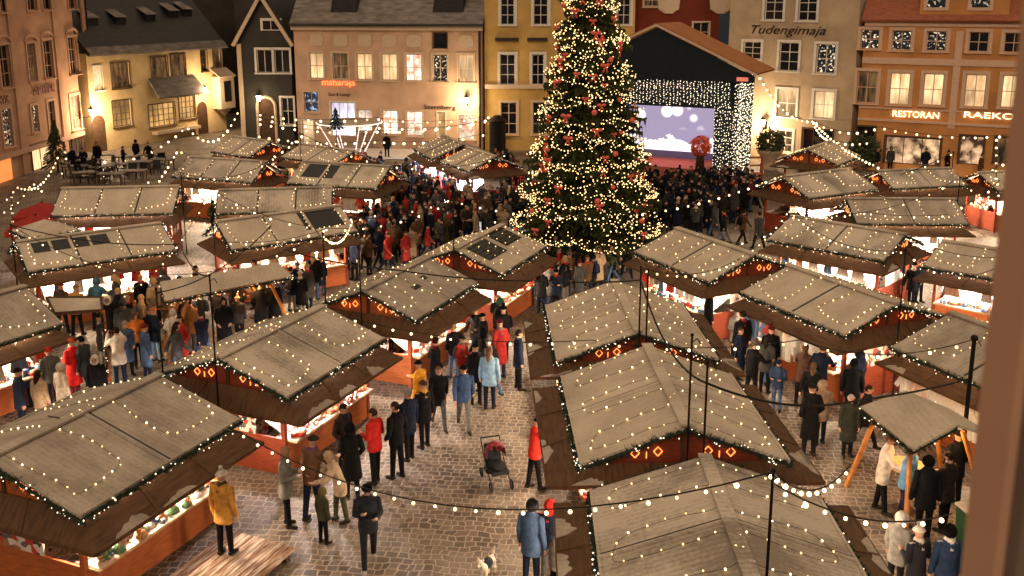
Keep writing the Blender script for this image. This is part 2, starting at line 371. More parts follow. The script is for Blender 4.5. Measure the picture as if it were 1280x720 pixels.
    def sign(s, txt, r, m, ext=0.03, shear=0.0, name='sign_lettering'):
        me = text_mesh(txt, 1.0, 0.5, shear); xs = [v.co.x for v in me.vertices]; ys = [v.co.y for v in me.vertices]
        x0, z0, x1, z1 = r; kx = (x1-x0)/(max(xs)-min(xs)); kz = (z1-z0)/(max(ys)-min(ys))
        for v in me.vertices:
            v.co = Vector((x0+(v.co.x-min(xs))*kx, -0.05-ext*(v.co.z+0.5), z0+(v.co.y-min(ys))*kz))
        me.flip_normals() if False else None
        me.materials.append(m); o = link(name, me, s.root); return o

M_tile = mat('grey_snowy_tiles', (0.13, 0.11, 0.10), rough=0.85, col2=(0.26, 0.23, 0.21), thr=(0.35, 0.7), scale=1.2, stretch=(1, 3, 3))
M_tiledark = mat('dark_wet_tiles', (0.022, 0.020, 0.022), rough=0.5, noise=0.5, scale=2.0, stretch=(1, 5, 5), bump=0.3)
M_tilered = mat('red_clay_tiles', (0.30, 0.10, 0.05), rough=0.75, noise=0.3, scale=3, stretch=(1, 6, 6))
M_trim = mat('cream_trim', (0.62, 0.48, 0.34), rough=0.8, noise=0.08)
M_pinktrim = mat('pale_pink_trim', (0.66, 0.45, 0.32), rough=0.8, noise=0.08)
M_gutter = mat('dark_gutter_metal', (0.03, 0.026, 0.025), rough=0.5, noise=0.2)
M_snow = mat('trodden_snow', (0.62, 0.57, 0.52), rough=0.9, noise=0.1, scale=3)
M_frost = mat('brown_window_frame', (0.10, 0.055, 0.03), rough=0.6, noise=0.2)
M_letter = mat('dark_bronze_letter', (0.03, 0.02, 0.015), rough=0.5, noise=0)
M_letterred = mat('dark_red_letter', (0.22, 0.03, 0.02), rough=0.5, noise=0)
M_neonred = lampmat('red_neon_tube', (1.0, 0.16, 0.05), 2.6, True)
M_neonwarm = lampmat('warm_lit_letter', (1.0, 0.74, 0.45), 2.2, True)

def wall_lantern(label, p, n, power, arm=0.7):
    """bracket lantern on a facade: p on the wall, n out of the wall"""
    n = Vector(n).normalized(); t = thing('wall_lantern', label, 'lantern', p, atan2(n.y, n.x)-pi/2*0)
    b = MB(); b.box((0.0, -0.08, -0.5), (0.04, 0.08, 0.05)); b.tube([(0.02, 0, -0.35), (arm*0.5, 0, -0.42), (arm, 0, -0.25)], 0.025); b.obj('bracket', M_metal, t)
    c = MB(); c.rings([(arm, 0, -0.25, .05, .05), (arm, 0, -0.2, .13, .13), (arm, 0, 0.2, .2, .2)], 6); c.obj('lantern_glass', M_lampglass, t)
    c = MB(); c.rings([(arm, 0, 0.2, .24, .24), (arm, 0, 0.26, .2, .2), (arm, 0, 0.42, .05, .05), (arm, 0, 0.52, .03, .03)], 6); c.obj('lantern_cap', M_metal, t)
    ld = bpy.data.lights.new('lantern_light', 'POINT'); ld.energy = power*2.0; ld.color = (1.0, 0.72, 0.42); ld.shadow_soft_size = 0.3
    lo = link('lantern_light', ld, t, (arm+0.75, 0, -0.05)); return t
M_lampglass = lampmat('lantern_glass', (1.0, 0.78, 0.5), 9.0, False)

def buildings():
    # --- pink house along the left side of the square
    pk = plaster('pink_plaster', (0.56, 0.33, 0.22))
    H = House('pink_house', 'tall pink plastered house with narrow arched windows on the left edge', (-31.2, 44), (-31.2, 69.6), 12, 19, pk)
    fr = mat('pink_surround', (0.58, 0.36, 0.25), rough=0.85, noise=0.1)
    for x0, x1, y0, y1 in ((0, 13, 56, 110), (35, 45, 54, 102), (55, 66, 50, 98), (86, 97, 46, 93)):
        r = H.rect(x0, y0, x1, y1); H.window(r, P_DARK if x0 != 35 else P_DIM, 2, 3, fr, 0.16)
        f = MB(); zc = r[3]; xc = (r[0]+r[2])/2; rr = (r[2]-r[0])/2+0.22
        f.tube([(xc+rr*cos(a), -0.05, zc+0.1+rr*0.55*sin(a)) for a in [pi*i/10 for i in range(11)]], 0.09, 5); H.part('arch_moulding', f, fr)
    for x0, x1, y0, y1 in ((-2, 8, -35, 15), (32, 44, -40, 13), (51, 62, -42, 12), (83, 93, -45, 11)):
        H.window(H.rect(x0, y0, x1, y1), P_DARK, 2, 3, fr, 0.16)
    for x0, x1, y0, y1, pn in ((4, 15, 136, 184, P_GLINTS), (40, 48, 132, 165, P_GLINTS), (61, 69, 126, 171, P_DARK), (89, 100, 119, 162, P_LIT)):
        H.window(H.rect(x0, y0, x1, y1), pn, 2, 3, fr, 0.2)
    H.window(H.rect(40, 178, 66, 215), P_LIT, 2, 1, M_frost, 0.1, False)
    H.window(H.rect(80, 172, 106, 205), P_DIM, 2, 1, M_frost, 0.1, False)
    r = H.rect(-14, 196, 14, 232); f = MB(); f.box((r[0], -0.06, r[1]), (r[2], 0.0, r[3]))
    H.part('shop_front', f, lampmat('orange_lit_shop_front', (1.0, 0.30, 0.08), 0.75, True))
    for px in (19, 74, 110):
        xx = H.loc(px, 100)[0]; f = MB(); f.box((xx-0.28, -0.10, 0), (xx+0.28, 0.0, 18.9)); H.part('pilaster', f, pk)
    zc = H.loc(60, 118)[1]
    f = MB(); f.box((0, -0.16, H.loc(100, 168)[1]-0.1), (H.W, 0, H.loc(100, 168)[1]+0.2)); H.part('cornice', f, fr)
    H.sign('APTEEK', H.rect(40, 107, 68, 117), M_letterred, 0.04); H.sign('KOHVIK', H.rect(-14, 120, 11, 131), M_letterred, 0.04)
    xx = H.loc(113, 100)[0]; f = MB(); f.tube([(xx, -0.14, 0.2), (xx, -0.14, 18.5)], 0.07, 8); H.part('downpipe', f, M_gutter)
    H.wall()
    # --- cream house with small-paned windows and a bay
    cr = plaster('cream_plaster', (0.60, 0.44, 0.24))
    O, E = (-30.6, 69.9), (-24.7, 83.0)
    H = House('cream_house', 'low cream house with leaded windows, bay and long dark snowy roof', O, E, 11, 7.0, cr)
    H.h = H.loc(200, 62)[1]
    L = lambda *a: H.rect(*a)
    for x0, y0, x1, y1, pn, c, rw in ((117, 82, 128, 113, P_LIT, 2, 4), (139, 78, 162, 110, P_DIM, 4, 4), (141, 125, 164, 158, P_AMB, 4, 4), (189, 71, 210, 102, P_DIM, 3, 4), (214, 68, 232, 97, P_DIM, 3, 4),
                                      (186, 129, 219, 158, P_AMB, 5, 4), (224, 120, 244, 148, P_AMB, 4, 4), (251, 63, 259, 89, P_DARK, 2, 3), (266, 60, 275, 86, P_DIM, 2, 3)):
        H.window(L(x0, y0, x1, y1), pn, c, rw, M_frost if pn is not P_LIT else M_white, 0.05)
    for px, py in ((125, 178), (253, 148)):
        x, z = H.loc(px, py); f = MB(); f.raw([(x-0.6, -0.04, 0), (x+0.6, -0.04, 0)]+[(x+0.6*cos(a), -0.04, 2.1+0.6*sin(a)) for a in [pi*i/8 for i in range(9)]], [tuple(range(11))])
        H.part('door', f, M_beam, 'dark arched door')
    r = L(186, 100, 242, 118)                          # bay roof over the shop window
    f = MB(); f.slab([(r[0]-0.3, -1.3, r[1]), (r[2]+0.3, -1.3, r[1]), (r[2], -0.02, r[3]+0.3), (r[0], -0.02, r[3]+0.3)], 0.15); H.part('bay_roof', f, M_tile)
    r2 = L(186, 120, 242, 160); f = MB(); f.box((r[0], -0.5, r2[1]-0.3), (r[2], 0.02, r2[1]-0.05)); H.part('window_ledge', f, M_trim)
    r = L(265, 95, 283, 135); f = MB()
    f.box((r[0], -0.9, r[1]), (r[2], -0.01, r[3])); f.rings([((r[0]+r[2])/2, -0.45, r[1]-0.6, 0.1, 0.1), ((r[0]+r[2])/2, -0.45, r[1]-0.01, (r[2]-r[0])/2, 0.45)], 10)
    f.slab([(r[0]-0.15, -1.05, r[3]+0.01), (r[2]+0.15, -1.05, r[3]+0.01), (r[2]+0.1, -0.02, r[3]+0.7), (r[0]-0.1, -0.02, r[3]+0.7)], 0.08)
    o = H.part('oriel', f, M_trim, 'small white oriel hanging from the corner'); f = MB(); f.box((r[0]+0.5, -0.93, r[1]+0.6), (r[2]-0.5, -0.9, r[3]-0.4)); H.part('pane', f, P_DARK, parent=o)
    H.wall(); H.lean_roof(6.5, M_tiledark, 0.5, 0.2, 'long dark tiled roof with snow along its eaves')
    f = MB(); W = H.W
    f.slab([(-0.1, -0.62, H.h-0.1), (W+0.1, -0.62, H.h-0.1), (W+0.1, -0.1, H.h+0.52), (-0.1, -0.15, H.h+0.46)], 0.05); H.part('eaves_snow', f, M_tile)
    for k, (px, py) in enumerate(((133, 32), (168, 31), (207, 27), (238, 22), (256, 20))):
        x, z = H.loc(px, py); yy = (z-H.h)/6.6*5.5*1.0; x = min(max(x, 1.5), W-1)
        f = MB(); f.box((x-0.5, yy-0.3, H.h+yy*1.18-0.1), (x+0.5, yy+1.3, H.h+yy*1.18+0.6)); d = H.part('dormer', f, M_tiledark)
        f = MB(); f.slab([(x-0.58, yy-0.42, H.h+yy*1.18+0.60), (x+0.58, yy-0.42, H.h+yy*1.18+0.60), (x+0.5, yy+0.9, H.h+yy*1.18+1.25), (x-0.5, yy+0.9, H.h+yy*1.18+1.25)], 0.06); H.part('dormer_roof', f, M_tile, parent=d)
    # --- dark plank-coloured gabled house
    gp = plaster('dark_green_grey_plaster', (0.050, 0.048, 0.042))
    A = atY(304, 160, 74); B = atY(369, 160, 74)
    H = House('gabled_house', 'narrow dark green gabled house with white trim', (A.x, 74), (B.x, 73.6), 10, 6, gp)
    H.h = H.loc(370, 50)[1]; top = H.loc(338, -4)[1]
    H.window(H.rect(328, 25, 350, 38), P_DARK, 2, 1, M_white, 0.14, False, rec=-0.03)
    H.window(H.rect(321, 62, 340, 91), P_DARK, 2, 1, M_white, 0.16); H.window(H.rect(343, 62, 362, 91), P_DARK, 2, 1, M_white, 0.16)
    H.window(H.rect(352, 122, 367, 156), P_DARK, 2, 2, M_white, 0.14)
    x, z = H.loc(333, 133); f = MB(); f.raw([(x-0.6, -0.03, 0), (x+0.6, -0.03, 0)]+[(x+0.6*cos(a), -0.03, z+0.6*sin(a)) for a in [pi*i/10 for i in range(11)]], [tuple(range(13))]); d = H.part('door', f, M_beam)
    f = MB(); f.tube([(x+0.72, -0.06, 0), (x+0.72, -0.06, z)]+[(x+0.72*cos(a), -0.06, z+0.72*sin(a)) for a in [pi*i/10 for i in range(1, 10)]]+[(x-0.72, -0.06, z), (x-0.72, -0.06, 0)], 0.12, 6); H.part('door_surround', f, M_trim, parent=d)
    H.holes = [h for h in H.holes if h[3] < H.h]; H.wall(gable=top)
    W = H.W; f = MB(); D = 10
    f.slab([(-0.35, -0.3, H.h-0.5), (W/2, -0.3, top+0.25), (W/2, D, top+0.25), (-0.35, D, H.h-0.5)][::-1], 0.2); f.slab([(W/2, -0.3, top+0.25), (W+0.35, -0.3, H.h-0.5), (W+0.35, D, H.h-0.5), (W/2, D, top+0.25)][::-1], 0.2); H.part('roof', f, M_tiledark)
    f = MB(); f.bar((-0.3, -0.36, H.h-0.45), (W/2, -0.36, top+0.1), 0.1, 0.26); f.bar((W+0.3, -0.36, H.h-0.45), (W/2, -0.36, top+0.1), 0.1, 0.26); H.part('bargeboard', f, M_trim)
    f = MB(); f.box((-0.12, -0.1, 0), (0.22, 0.0, H.h-0.3)); H.part('corner_trim', f, M_trim)
    # --- pink-beige house with seven windows
    pb = plaster('pink_beige_plaster', (0.58, 0.39, 0.27))
    H = House('wide_pink_house', 'wide pink house with two rows of lit windows and a red neon sign', (-16.35, 73.2), (-2.2, 70.7), 11, 9, pb)
    H.h = H.loc(480, 30)[1]
    for i, (x0, x1, pn) in enumerate(((387, 404, P_LIT), (416, 435, P_DIM), (446, 465, P_LIT), (477, 496, P_LIT), (507, 527, P_BRI), (541, 559, P_GLINTS), (573, 592, P_LIT))):
        H.window(H.rect(x0, 66+i*0.4, x1, 98+i*0.8), pn, 2, 2, M_trim, 0.14)
        if i != 5:
            r = H.rect(x0+1, 42+i*0.3, x1, 58+i*0.3); f = MB(); cx, cz = (r[0]+r[2])/2, (r[1]+r[3])/2
            f.raw([(cx+(r[2]-r[0])/2*(abs(cos(a))**.6)*(1 if cos(a) > 0 else -1), -0.05, cz+(r[3]-r[1])/2*(abs(sin(a))**.6)*(1 if sin(a) > 0 else -1)) for a in [2*pi*k/20 for k in range(20)]], [tuple(range(20))]); H.part('plaster_medallion', f, M_trim)
        else: H.window(H.rect(541, 41, 559, 61), P_DARK, 1, 1, M_frost, 0.04, False)
    for x0, x1, y0, y1, pn in ((447, 465, 137, 164, P_BRI), (478, 497, 138, 168, P_BRI), (508, 528, 139, 170, P_BRI), (573, 593, 144, 174, P_BRI)):
        H.window(H.rect(x0, y0, x1, y1), pn, 2, 2, M_trim, 0.1)
    H.window(H.rect(380, 115, 398, 140), P_BLUE, 2, 2, M_trim, 0.1)
    H.window(H.rect(414, 128, 444, 170), litmat('white_shop_window', (0.55, 0.45, 0.75), (1, 0.93, 0.9), 2.0, 1.8), 3, 1, M_white, 0.1, False)
    H.window(H.rect(378, 150, 392, 184), P_LIT, 1, 1, M_white, 0.08, False, label='lit glass door')
    H.window(H.rect(547, 140, 557, 178), P_AMB, 1, 1, M_white, 0.08, False, label='narrow lit doorway')
    H.wall(); H.lean_roof(6.5, M_tile, 0.45, 0.22, 'steep grey snow dusted roof with dark dormers')
    f = MB(); f.box((-0.1, -0.3, H.h-0.45), (H.W+0.1, 0, H.h-0.1)); H.part('cornice', f, M_trim)
    f = MB(); f.tube([(-0.1, -0.55, H.h-0.05), (H.W+0.2, -0.55, H.h-0.05)], 0.1, 8); H.part('gutter', f, M_gutter)
    xx = H.loc(600, 100)[0]; f = MB(); f.tube([(xx, -0.15, 0.2), (xx, -0.15, H.h-0.1)], 0.08, 8); H.part('downpipe', f, M_gutter)
    for px0, px1 in ((410, 444), (538, 578)):
        x0 = H.loc(px0, 15)[0]; x1 = H.loc(px1, 15)[0]; h = H.h
        f = MB(); f.raw([(x0, 0.35, h+0.4), (x1, 0.35, h+0.4), (x1, 0.35, h+3.6), (x0+0.5, 0.35, h+3.6), (x0, 3.4, h+0.4+3.6), (x1, 3.4, h+4)], [(0, 1, 2, 3), (1, 5, 2), (0, 3, 4), (3, 2, 5, 4)]); H.part('dormer', f, M_tiledark)
    H.sign('maharaja', H.rect(403, 99, 444, 109), M_neonred, 0.06, name='neon_lettering')
    H.sign('Saun & Lounge', H.rect(411, 116, 438, 121), M_letter); H.sign('Sternberg', H.rect(530, 131, 570, 138), M_letter)
    # --- yellow house
    ye = plaster('yellow_ochre_plaster', (0.56, 0.36, 0.12))
    H = House('yellow_house', 'tall ochre yellow house behind the christmas tree', (-2.0, 71.0), (8.9, 71.0), 11, 16, ye)
    for x0, x1, y0, y1 in ((626, 643, -6, 31), (667, 685, -6, 31), (625, 644, 68, 106), (665, 680, 68, 106), (736, 754, -6, 31), (772, 788, -6, 31)):
        H.window(H.rect(x0, y0, x1, y1), P_DARK, 2, 3, M_white, 0.18)
    for x0, x1, y0, y1 in ((626, 646, 128, 168), (666, 682, 128, 168)):
        H.window(H.rect(x0, y0, x1, y1), P_DARK, 2, 3, M_trim, 0.15)
    for x0, x1 in ((619, 648), (659, 684)):
        r = H.rect(x0, 47, x1, 51); f = MB(); f.box((r[0], -0.3, r[1]), (r[2], 0, r[3])); H.part('window_hood', f, M_gutter)
    z = H.loc(620, 108)[1]; f = MB(); f.box((0, -0.25, z-0.15), (H.W, 0, z+0.15)); H.part('cornice', f, M_trim)
    f = MB(); f.box((0.05, -0.06, 0), (H.W-0.05, 0, z-0.16))
    for r in [h for h in H.holes if h[3] < z]: pass
    H.wall()
    # --- dark red house behind the stage
    rd = plaster('dark_red_plaster', (0.16, 0.035, 0.02))
    H = House('dark_red_house', 'dark red house above the stage roof', (8.9, 72.5), (15.2, 72.0), 10, 14.5, rd)
    H.window(H.rect(805, -8, 826, 8), P_DIM, 2, 2, M_trim, 0.1); H.window(H.rect(866, 28, 886, 52), P_DARK, 2, 2, M_trim, 0.1)
    for px in (836, 901):
        x, z = H.loc(px, 3); f = MB(); f.rings([(x, -0.1, z-0.8, .3, .1), (x, -0.1, z-0.5, .75, .1), (x, -0.1, z+0.5, .85, .1), (x, -0.1, z+0.9, .4, .1)], 14); H.part('plaster_medallion', f, M_trim)
    H.wall()
    # --- grey-beige corner house with script lettering
    gb = plaster('grey_beige_plaster', (0.46, 0.35, 0.24))
    H = House('beige_house', 'grey beige house with dark script lettering below its top windows', (15.4, 69.4), (22.4, 63.3), 10, 15, gb)
    for x0, x1, y0, y1, pn in ((956, 979, -8, 25, P_DARK), (998, 1021, -8, 26, P_DARK), (929, 951, 52, 74, P_DARK), (974, 998, 53, 89, P_DARK), (1020, 1044, 55, 92, P_GLINTS),
                               (971, 995, 112, 146, P_LIT), (1017, 1042, 114, 148, P_LIT), (971, 990, 163, 190, P_DIM)):
        H.window(H.rect(x0, y0, x1, y1), pn, 2, 3 if y1-y0 < 34 or pn is P_DARK else 2, M_white, 0.17)
    H.window(H.rect(1003, 162, 1040, 196), P_DARK, 3, 1, M_beam, 0.1, False)
    H.wall(); H.sign('Tudengimaja', H.rect(940, 32, 1033, 46), M_letter, 0.05, 0.35)
    # --- orange house on the right
    og = plaster('orange_plaster', (0.56, 0.26, 0.095))
    H = House('orange_house', 'orange house with pale bands, shop lettering and lit windows on the right', (22.7, 63.0), (33.5, 57.1), 11, 10, og)
    H.h = H.loc(1150, 24)[1]
    for i, (x0, x1, y0, y1, pn) in enumerate(((1076, 1099, 37, 61, P_GLINTS), (1115, 1139, 38, 63, P_GLINTS), (1158, 1183, 39, 64, P_GLINTS), (1211, 1236, 40, 65, P_DARK), (1255, 1280, 41, 66, P_DARK),
                                              (1071, 1096, 89, 129, P_DIM), (1112, 1137, 91, 131, P_LIT), (1154, 1179, 92, 132, P_LIT), (1206, 1232, 93, 134, P_LIT), (1252, 1277, 94, 135, P_LIT))):
        H.window(H.rect(x0, y0, x1, y1), pn, 2, 2, M_pinktrim, 0.2)
    for x0, x1, y0, y1, pn in ((1106, 1175, 172, 206, P_SHOP), (1199, 1229, 170, 206, P_SHOP), (1068, 1092, 158, 205, P_DARK), (1243, 1280, 172, 206, P_DIM)):
        H.window(H.rect(x0, y0, x1, y1), pn, 3 if x1-x0 > 40 else 1, 1, M_frost, 0.1, False)
    for a, b_ in (((1150, 24), (1150, 33)), ((1150, 73), (1150, 81)), ((1150, 136), (1150, 138)), ((1150, 151), (1150, 154))):
        z1 = H.loc(*a)[1]; z0 = H.loc(*b_)[1]; f = MB(); f.box((0, -0.09, z0), (H.W, 0, z1)); H.part('band_moulding', f, M_pinktrim)
    x0 = H.loc(1192, 80)[0]; x1 = H.loc(1201, 80)[0]; f = MB(); f.box((x0, -0.06, 3), (x1, 0, H.h-0.7)); H.part('pilaster', f, M_pinktrim)
    H.wall(); H.lean_roof(6, M_tilered, 0.4, 0.2)
    x0 = H.loc(1150, 10)[0]; x1 = H.loc(1262, 10)[0]; h = H.h
    f = MB(); f.box((x0, -0.05, h+0.02), (x1, 4, h+4)); d = H.part('attic_gable', f, og)
    for px in (1171, 1226):
        r = H.rect(px-11, -14, px+12, 9); f = MB(); f.box((r[0]-0.2, -0.12, r[1]-0.2), (r[2]+0.2, -0.055, r[3]+0.2)); wd = H.part('window', f, M_pinktrim, parent=d)
        f = MB(); f.box((r[0], -0.14, r[1]), (r[2], -0.125, r[3])); f.obj('pane', P_GLINTS, d)
    H.sign('RESTORAN', H.rect(1116, 139, 1174, 147), M_neonwarm, 0.06, name='lit_lettering'); H.sign('RAEKOJA', H.rect(1205, 141, 1288, 151), M_neonwarm, 0.06, name='lit_lettering')
    # --- dark houses added behind the gaps to cover the glowing sky
    bk = plaster('dark_filler_plaster', (0.06, 0.05, 0.045))
    H = House('gap_filler_house', 'added dark house filling the gap left of the gabled house', (-26, 92), (-12, 92), 8, 15, bk); H.window((2, 6, 3.2, 8), P_DIM, 2, 2, M_frost, 0.1); H.wall()
    H = House('gap_filler_house', 'added dark house filling the gap beside the orange roof', (18, 78), (33, 74), 8, 20, bk); H.wall()
    H = House('roof_gap_filler', 'added dark tall house behind the cream house roof', (-46, 88), (-26, 96), 8, 22, bk); H.wall()
    # --- lanterns on the facades
    wall_lantern('lit bracket lantern between pink and cream houses', (-31.2, 69.3, atY(122, 140, 69.3).z), (1, 0, 0), 450, 0.9)
    p = atY(253, 112, 80.2); wall_lantern('lit bracket lantern above the shop bay of the cream house', (-26.1, 80.0, p.z), (0.91, -0.41, 0), 350, 0.8)
    p = atY(585, 124, 71); wall_lantern('lit bracket lantern by the right end of the wide pink house', (p.x, 71.0, p.z), (-0.17, -1, 0), 230, 0.6)
    p = atY(327, 122, 74); wall_lantern('small lit lantern over the arched door of the dark gabled house', (p.x-0.1, 73.9, p.z), (0, -1, 0), 60, 0.4)
    p = atY(955, 152, 67.5); wall_lantern('bright lantern low on the beige house beside the stage', (p.x+0.1, 67.3, p.z), (-0.66, -0.75, 0), 400, 0.5)
buildings()
# ------------------------------------------------------------------ market stalls
# x, y, yaw of ridge, roof length, half width, eave height, rise
STALLS = [
('A1', -8.45, 17.63, 1.177, 4.25, 2.13, 2.19, 0.66), ('A2', -5.85, 22.61, 1.166, 4.17, 1.88, 2.18, 0.65),
('A3', -3.42, 27.80, 1.166, 3.95, 1.71, 2.17, 0.65), ('A4', -1.10, 32.43, 1.166, 3.86, 1.72, 2.17, 0.65),
('B1', 3.37, 13.57, 1.551, 4.35, 2.03, 2.18, 0.69), ('B2', 3.21, 19.01, 1.605, 4.39, 2.01, 2.19, 0.75), ('B3', 3.00, 24.39, 1.600, 4.39, 1.99, 2.19, 0.74),
('C1', 6.82, 31.65, -1.107, 4.18, 1.81, 2.18, 0.67), ('C2', 9.48, 26.78, -1.122, 4.24, 1.87, 2.18, 0.61), ('C3', 12.28, 22.01, -1.165, 4.26, 1.96, 2.16, 0.65),
('C5', 16.36, 30.77, -0.751, 4.18, 1.65, 2.14, 0.57), ('C6', 12.22, 34.29, -0.765, 4.34, 1.74, 2.18, 0.61), ('C7', 15.91, 38.59, -0.023, 4.38, 1.43, 2.17, 0.72),
('C8', 14.41, 44.81, 0.519, 4.47, 1.72, 2.18, 0.72), ('C9', 17.41, 53.99, 0.946, 3.95, 1.74, 2.17, 0.71), ('C10', 19.68, 46.48, 0.217, 4.00, 1.43, 2.16, 0.60),
('C11', 24.2, 46.0, 0.217, 3.6, 1.43, 2.16, 0.60),
('D1', -14.61, 23.98, 1.060, 4.18, 1.52, 2.15, 0.84), ('D2', -14.76, 32.86, 0.634, 4.77, 1.67, 2.19, 0.67), ('D3', -16.67, 40.29, 0.109, 4.81, 1.49, 2.19, 0.86),
('D4', -10.15, 40.61, 0.153, 4.72, 1.25, 2.18, 0.75), ('D5', -8.78, 35.60, 0.626, 4.91, 1.50, 2.19, 0.75), ('D7', -14.44, 48.30, -0.354, 4.70, 1.39, 2.18, 0.80),
('D8', -15.39, 56.56, -0.647, 3.45, 1.66, 2.16, 0.71), ('D9', -10.46, 53.98, -0.682, 4.45, 1.54, 2.17, 0.57), ('D10', -8.16, 46.77, -0.325, 4.78, 1.64, 2.19, 0.80),
('D11', -3.47, 55.93, -1.219, 4.02, 1.86, 2.18, 0.72), ('D12', -1.70, 51.85, -1.113, 3.67, 1.62, 2.16, 0.65)]
# where each stall is, as words (used in the labels of the stall and of what lies in it)
WHERE = {'A1': 'stall beside the wooden deck', 'A2': 'red gabled stall behind the deck stall', 'A3': 'orange gabled stall of the left row', 'A4': 'bare roofed stall before the tree', 'B1': 'nearest stall at the bottom edge', 'B2': 'middle stall of the right row', 'B3': 'last stall of the right row', 'C1': 'stall right of the tree foot', 'C2': 'garment stall in the right alley', 'C3': 'stall behind the square canopy', 'C5': 'white lit stall at the window frame', 'C6': 'stall with the white end wall', 'C7': 'stall below the white lit board', 'C8': 'open gabled stall facing the stage crowd', 'C9': 'small stall by the stone planter', 'C10': 'stall under the shop lettering', 'C11': 'farthest stall under the orange house', 'D1': 'stall at the left edge', 'D2': 'stall with four dark roof squares', 'D3': 'wide stall before the terrace tables', 'D4': 'low stall behind the drooping cable', 'D5': 'stall with the black half roof', 'D7': 'white roofed stall under the loop', 'D8': 'far left stall near the cream house', 'D9': 'stall by the white lit pavilion', 'D10': 'stall with the red drapes', 'D11': 'grey stall at the pink house door', 'D12': 'white fronted stall left of the tree'}
def where(k): return WHERE[k]
LAB = {
'A1': 'big market stall with grey snowy roof and orange plank front beside the wooden deck', 'A2': 'market stall with red gable and light diamonds next behind the stall at the deck',
'A3': 'market stall with bright orange gable and worn snowy roof, third in the left street row', 'A4': 'market stall whose roof shows bare dark boards, just before the tree',
'B1': 'nearest market stall with ribbed grey roof cut by the bottom edge', 'B2': 'market stall with ribbed snowy roof in the middle of the right street row', 'B3': 'market stall with smooth beige roof ending the right street row',
'C1': 'market stall with beige roof just right of the tree foot', 'C2': 'market stall with two light loops on its roof and garments hung on its front', 'C3': 'market stall with dark brown skirt behind the small square canopy',
'C5': 'market stall with blazing white front beside the window frame', 'C6': 'market stall with three light loops on a beige roof and white lit end wall', 'C7': 'long low market stall with brown roof below the lit white board',
'C8': 'market stall with open gable end towards the stage and tan roof', 'C9': 'small market stall with orange gable by the stone planter', 'C10': 'market stall with glowing orange gable under the lit lettering', 'C11': 'market stall with dark gable at the far right under the orange house',
'D1': 'market stall with plain grey roof and dark brown skirt on the left edge', 'D2': 'market stall with four dark squares along its roof ridge', 'D3': 'wide market stall with smooth tan roof in front of the terrace tables',
'D4': 'market stall with low beige roof under the drooping power cable', 'D5': 'market stall with half its roof bare and black, above the beer canopy', 'D7': 'market stall with white snowy roof under the hanging loop of lights',
'D8': 'market stall with tan roof farthest left near the cream house', 'D9': 'market stall with glowing gable beside the white lit pavilion', 'D10': 'market stall with a black square on its roof and red drapes in front',
'D11': 'grey roofed market stall standing by the door of the pink house', 'D12': 'market stall with blinding white front left of the tree'}
GABLE = {'A1': 'o', 'A3': 'o', 'C10': 'o', 'C9': 'o', 'D9': 'o'}
STALL = {}

def needles(b, p, r, n, ln, mi=0):
    for _ in range(n):
        d = Vector((rnd.uniform(-1, 1), rnd.uniform(-1, 1), rnd.uniform(-1, 1))).normalized(); s = d.orthogonal().normalized()*0.012
        q = p + d*rnd.uniform(0, r*0.3); b.poly([q-s, q+s, q+d*ln*rnd.uniform(.6, 1.1)], mi)
def octa(b, p, r, mi):
    x, y, z = p
    b.raw([(x-r, y, z), (x+r, y, z), (x, y-r, z), (x, y+r, z), (x, y, z-r), (x, y, z+r)], [(0, 4, 2), (2, 4, 1), (1, 4, 3), (3, 4, 0), (2, 5, 0), (1, 5, 2), (3, 5, 1), (0, 5, 3)], mi)
def garland(pts, parent, detail=1.0):
    b = MB(); pts = [Vector(p) for p in pts]; b.tube([p-Vector((0, 0, .02)) for p in pts], .03, 5)
    for a, c in zip(pts, pts[1:]):
        L = (c-a).length; n = max(2, int(L/0.06*detail))
        for i in range(n):
            p = a.lerp(c, (i+rnd.random())/n) + Vector((rnd.uniform(-.02, .02), rnd.uniform(-.02, .02), rnd.uniform(-.06, .02)))
            needles(b, p, 0.08, 10, 0.125)
        for i in range(int(L/0.085*max(.6, detail))):
            octa(b, a.lerp(c, rnd.random()) + Vector((rnd.uniform(-.06, .06), rnd.uniform(-.06, .06), rnd.uniform(-.12, .05))), rnd.uniform(.012, .021), 1)
    return b.obj('garland', [M_needle2, M_glint], parent)

BULB = MB().ball((0, 0, 0), 1.0, 8, 6).mesh('bulb', M_bulb, True)
FAIRY = MB().ball((0, 0, 0), 1.0, 6, 4).mesh('bulb', M_fairy, True)
STREETSIDE = {}

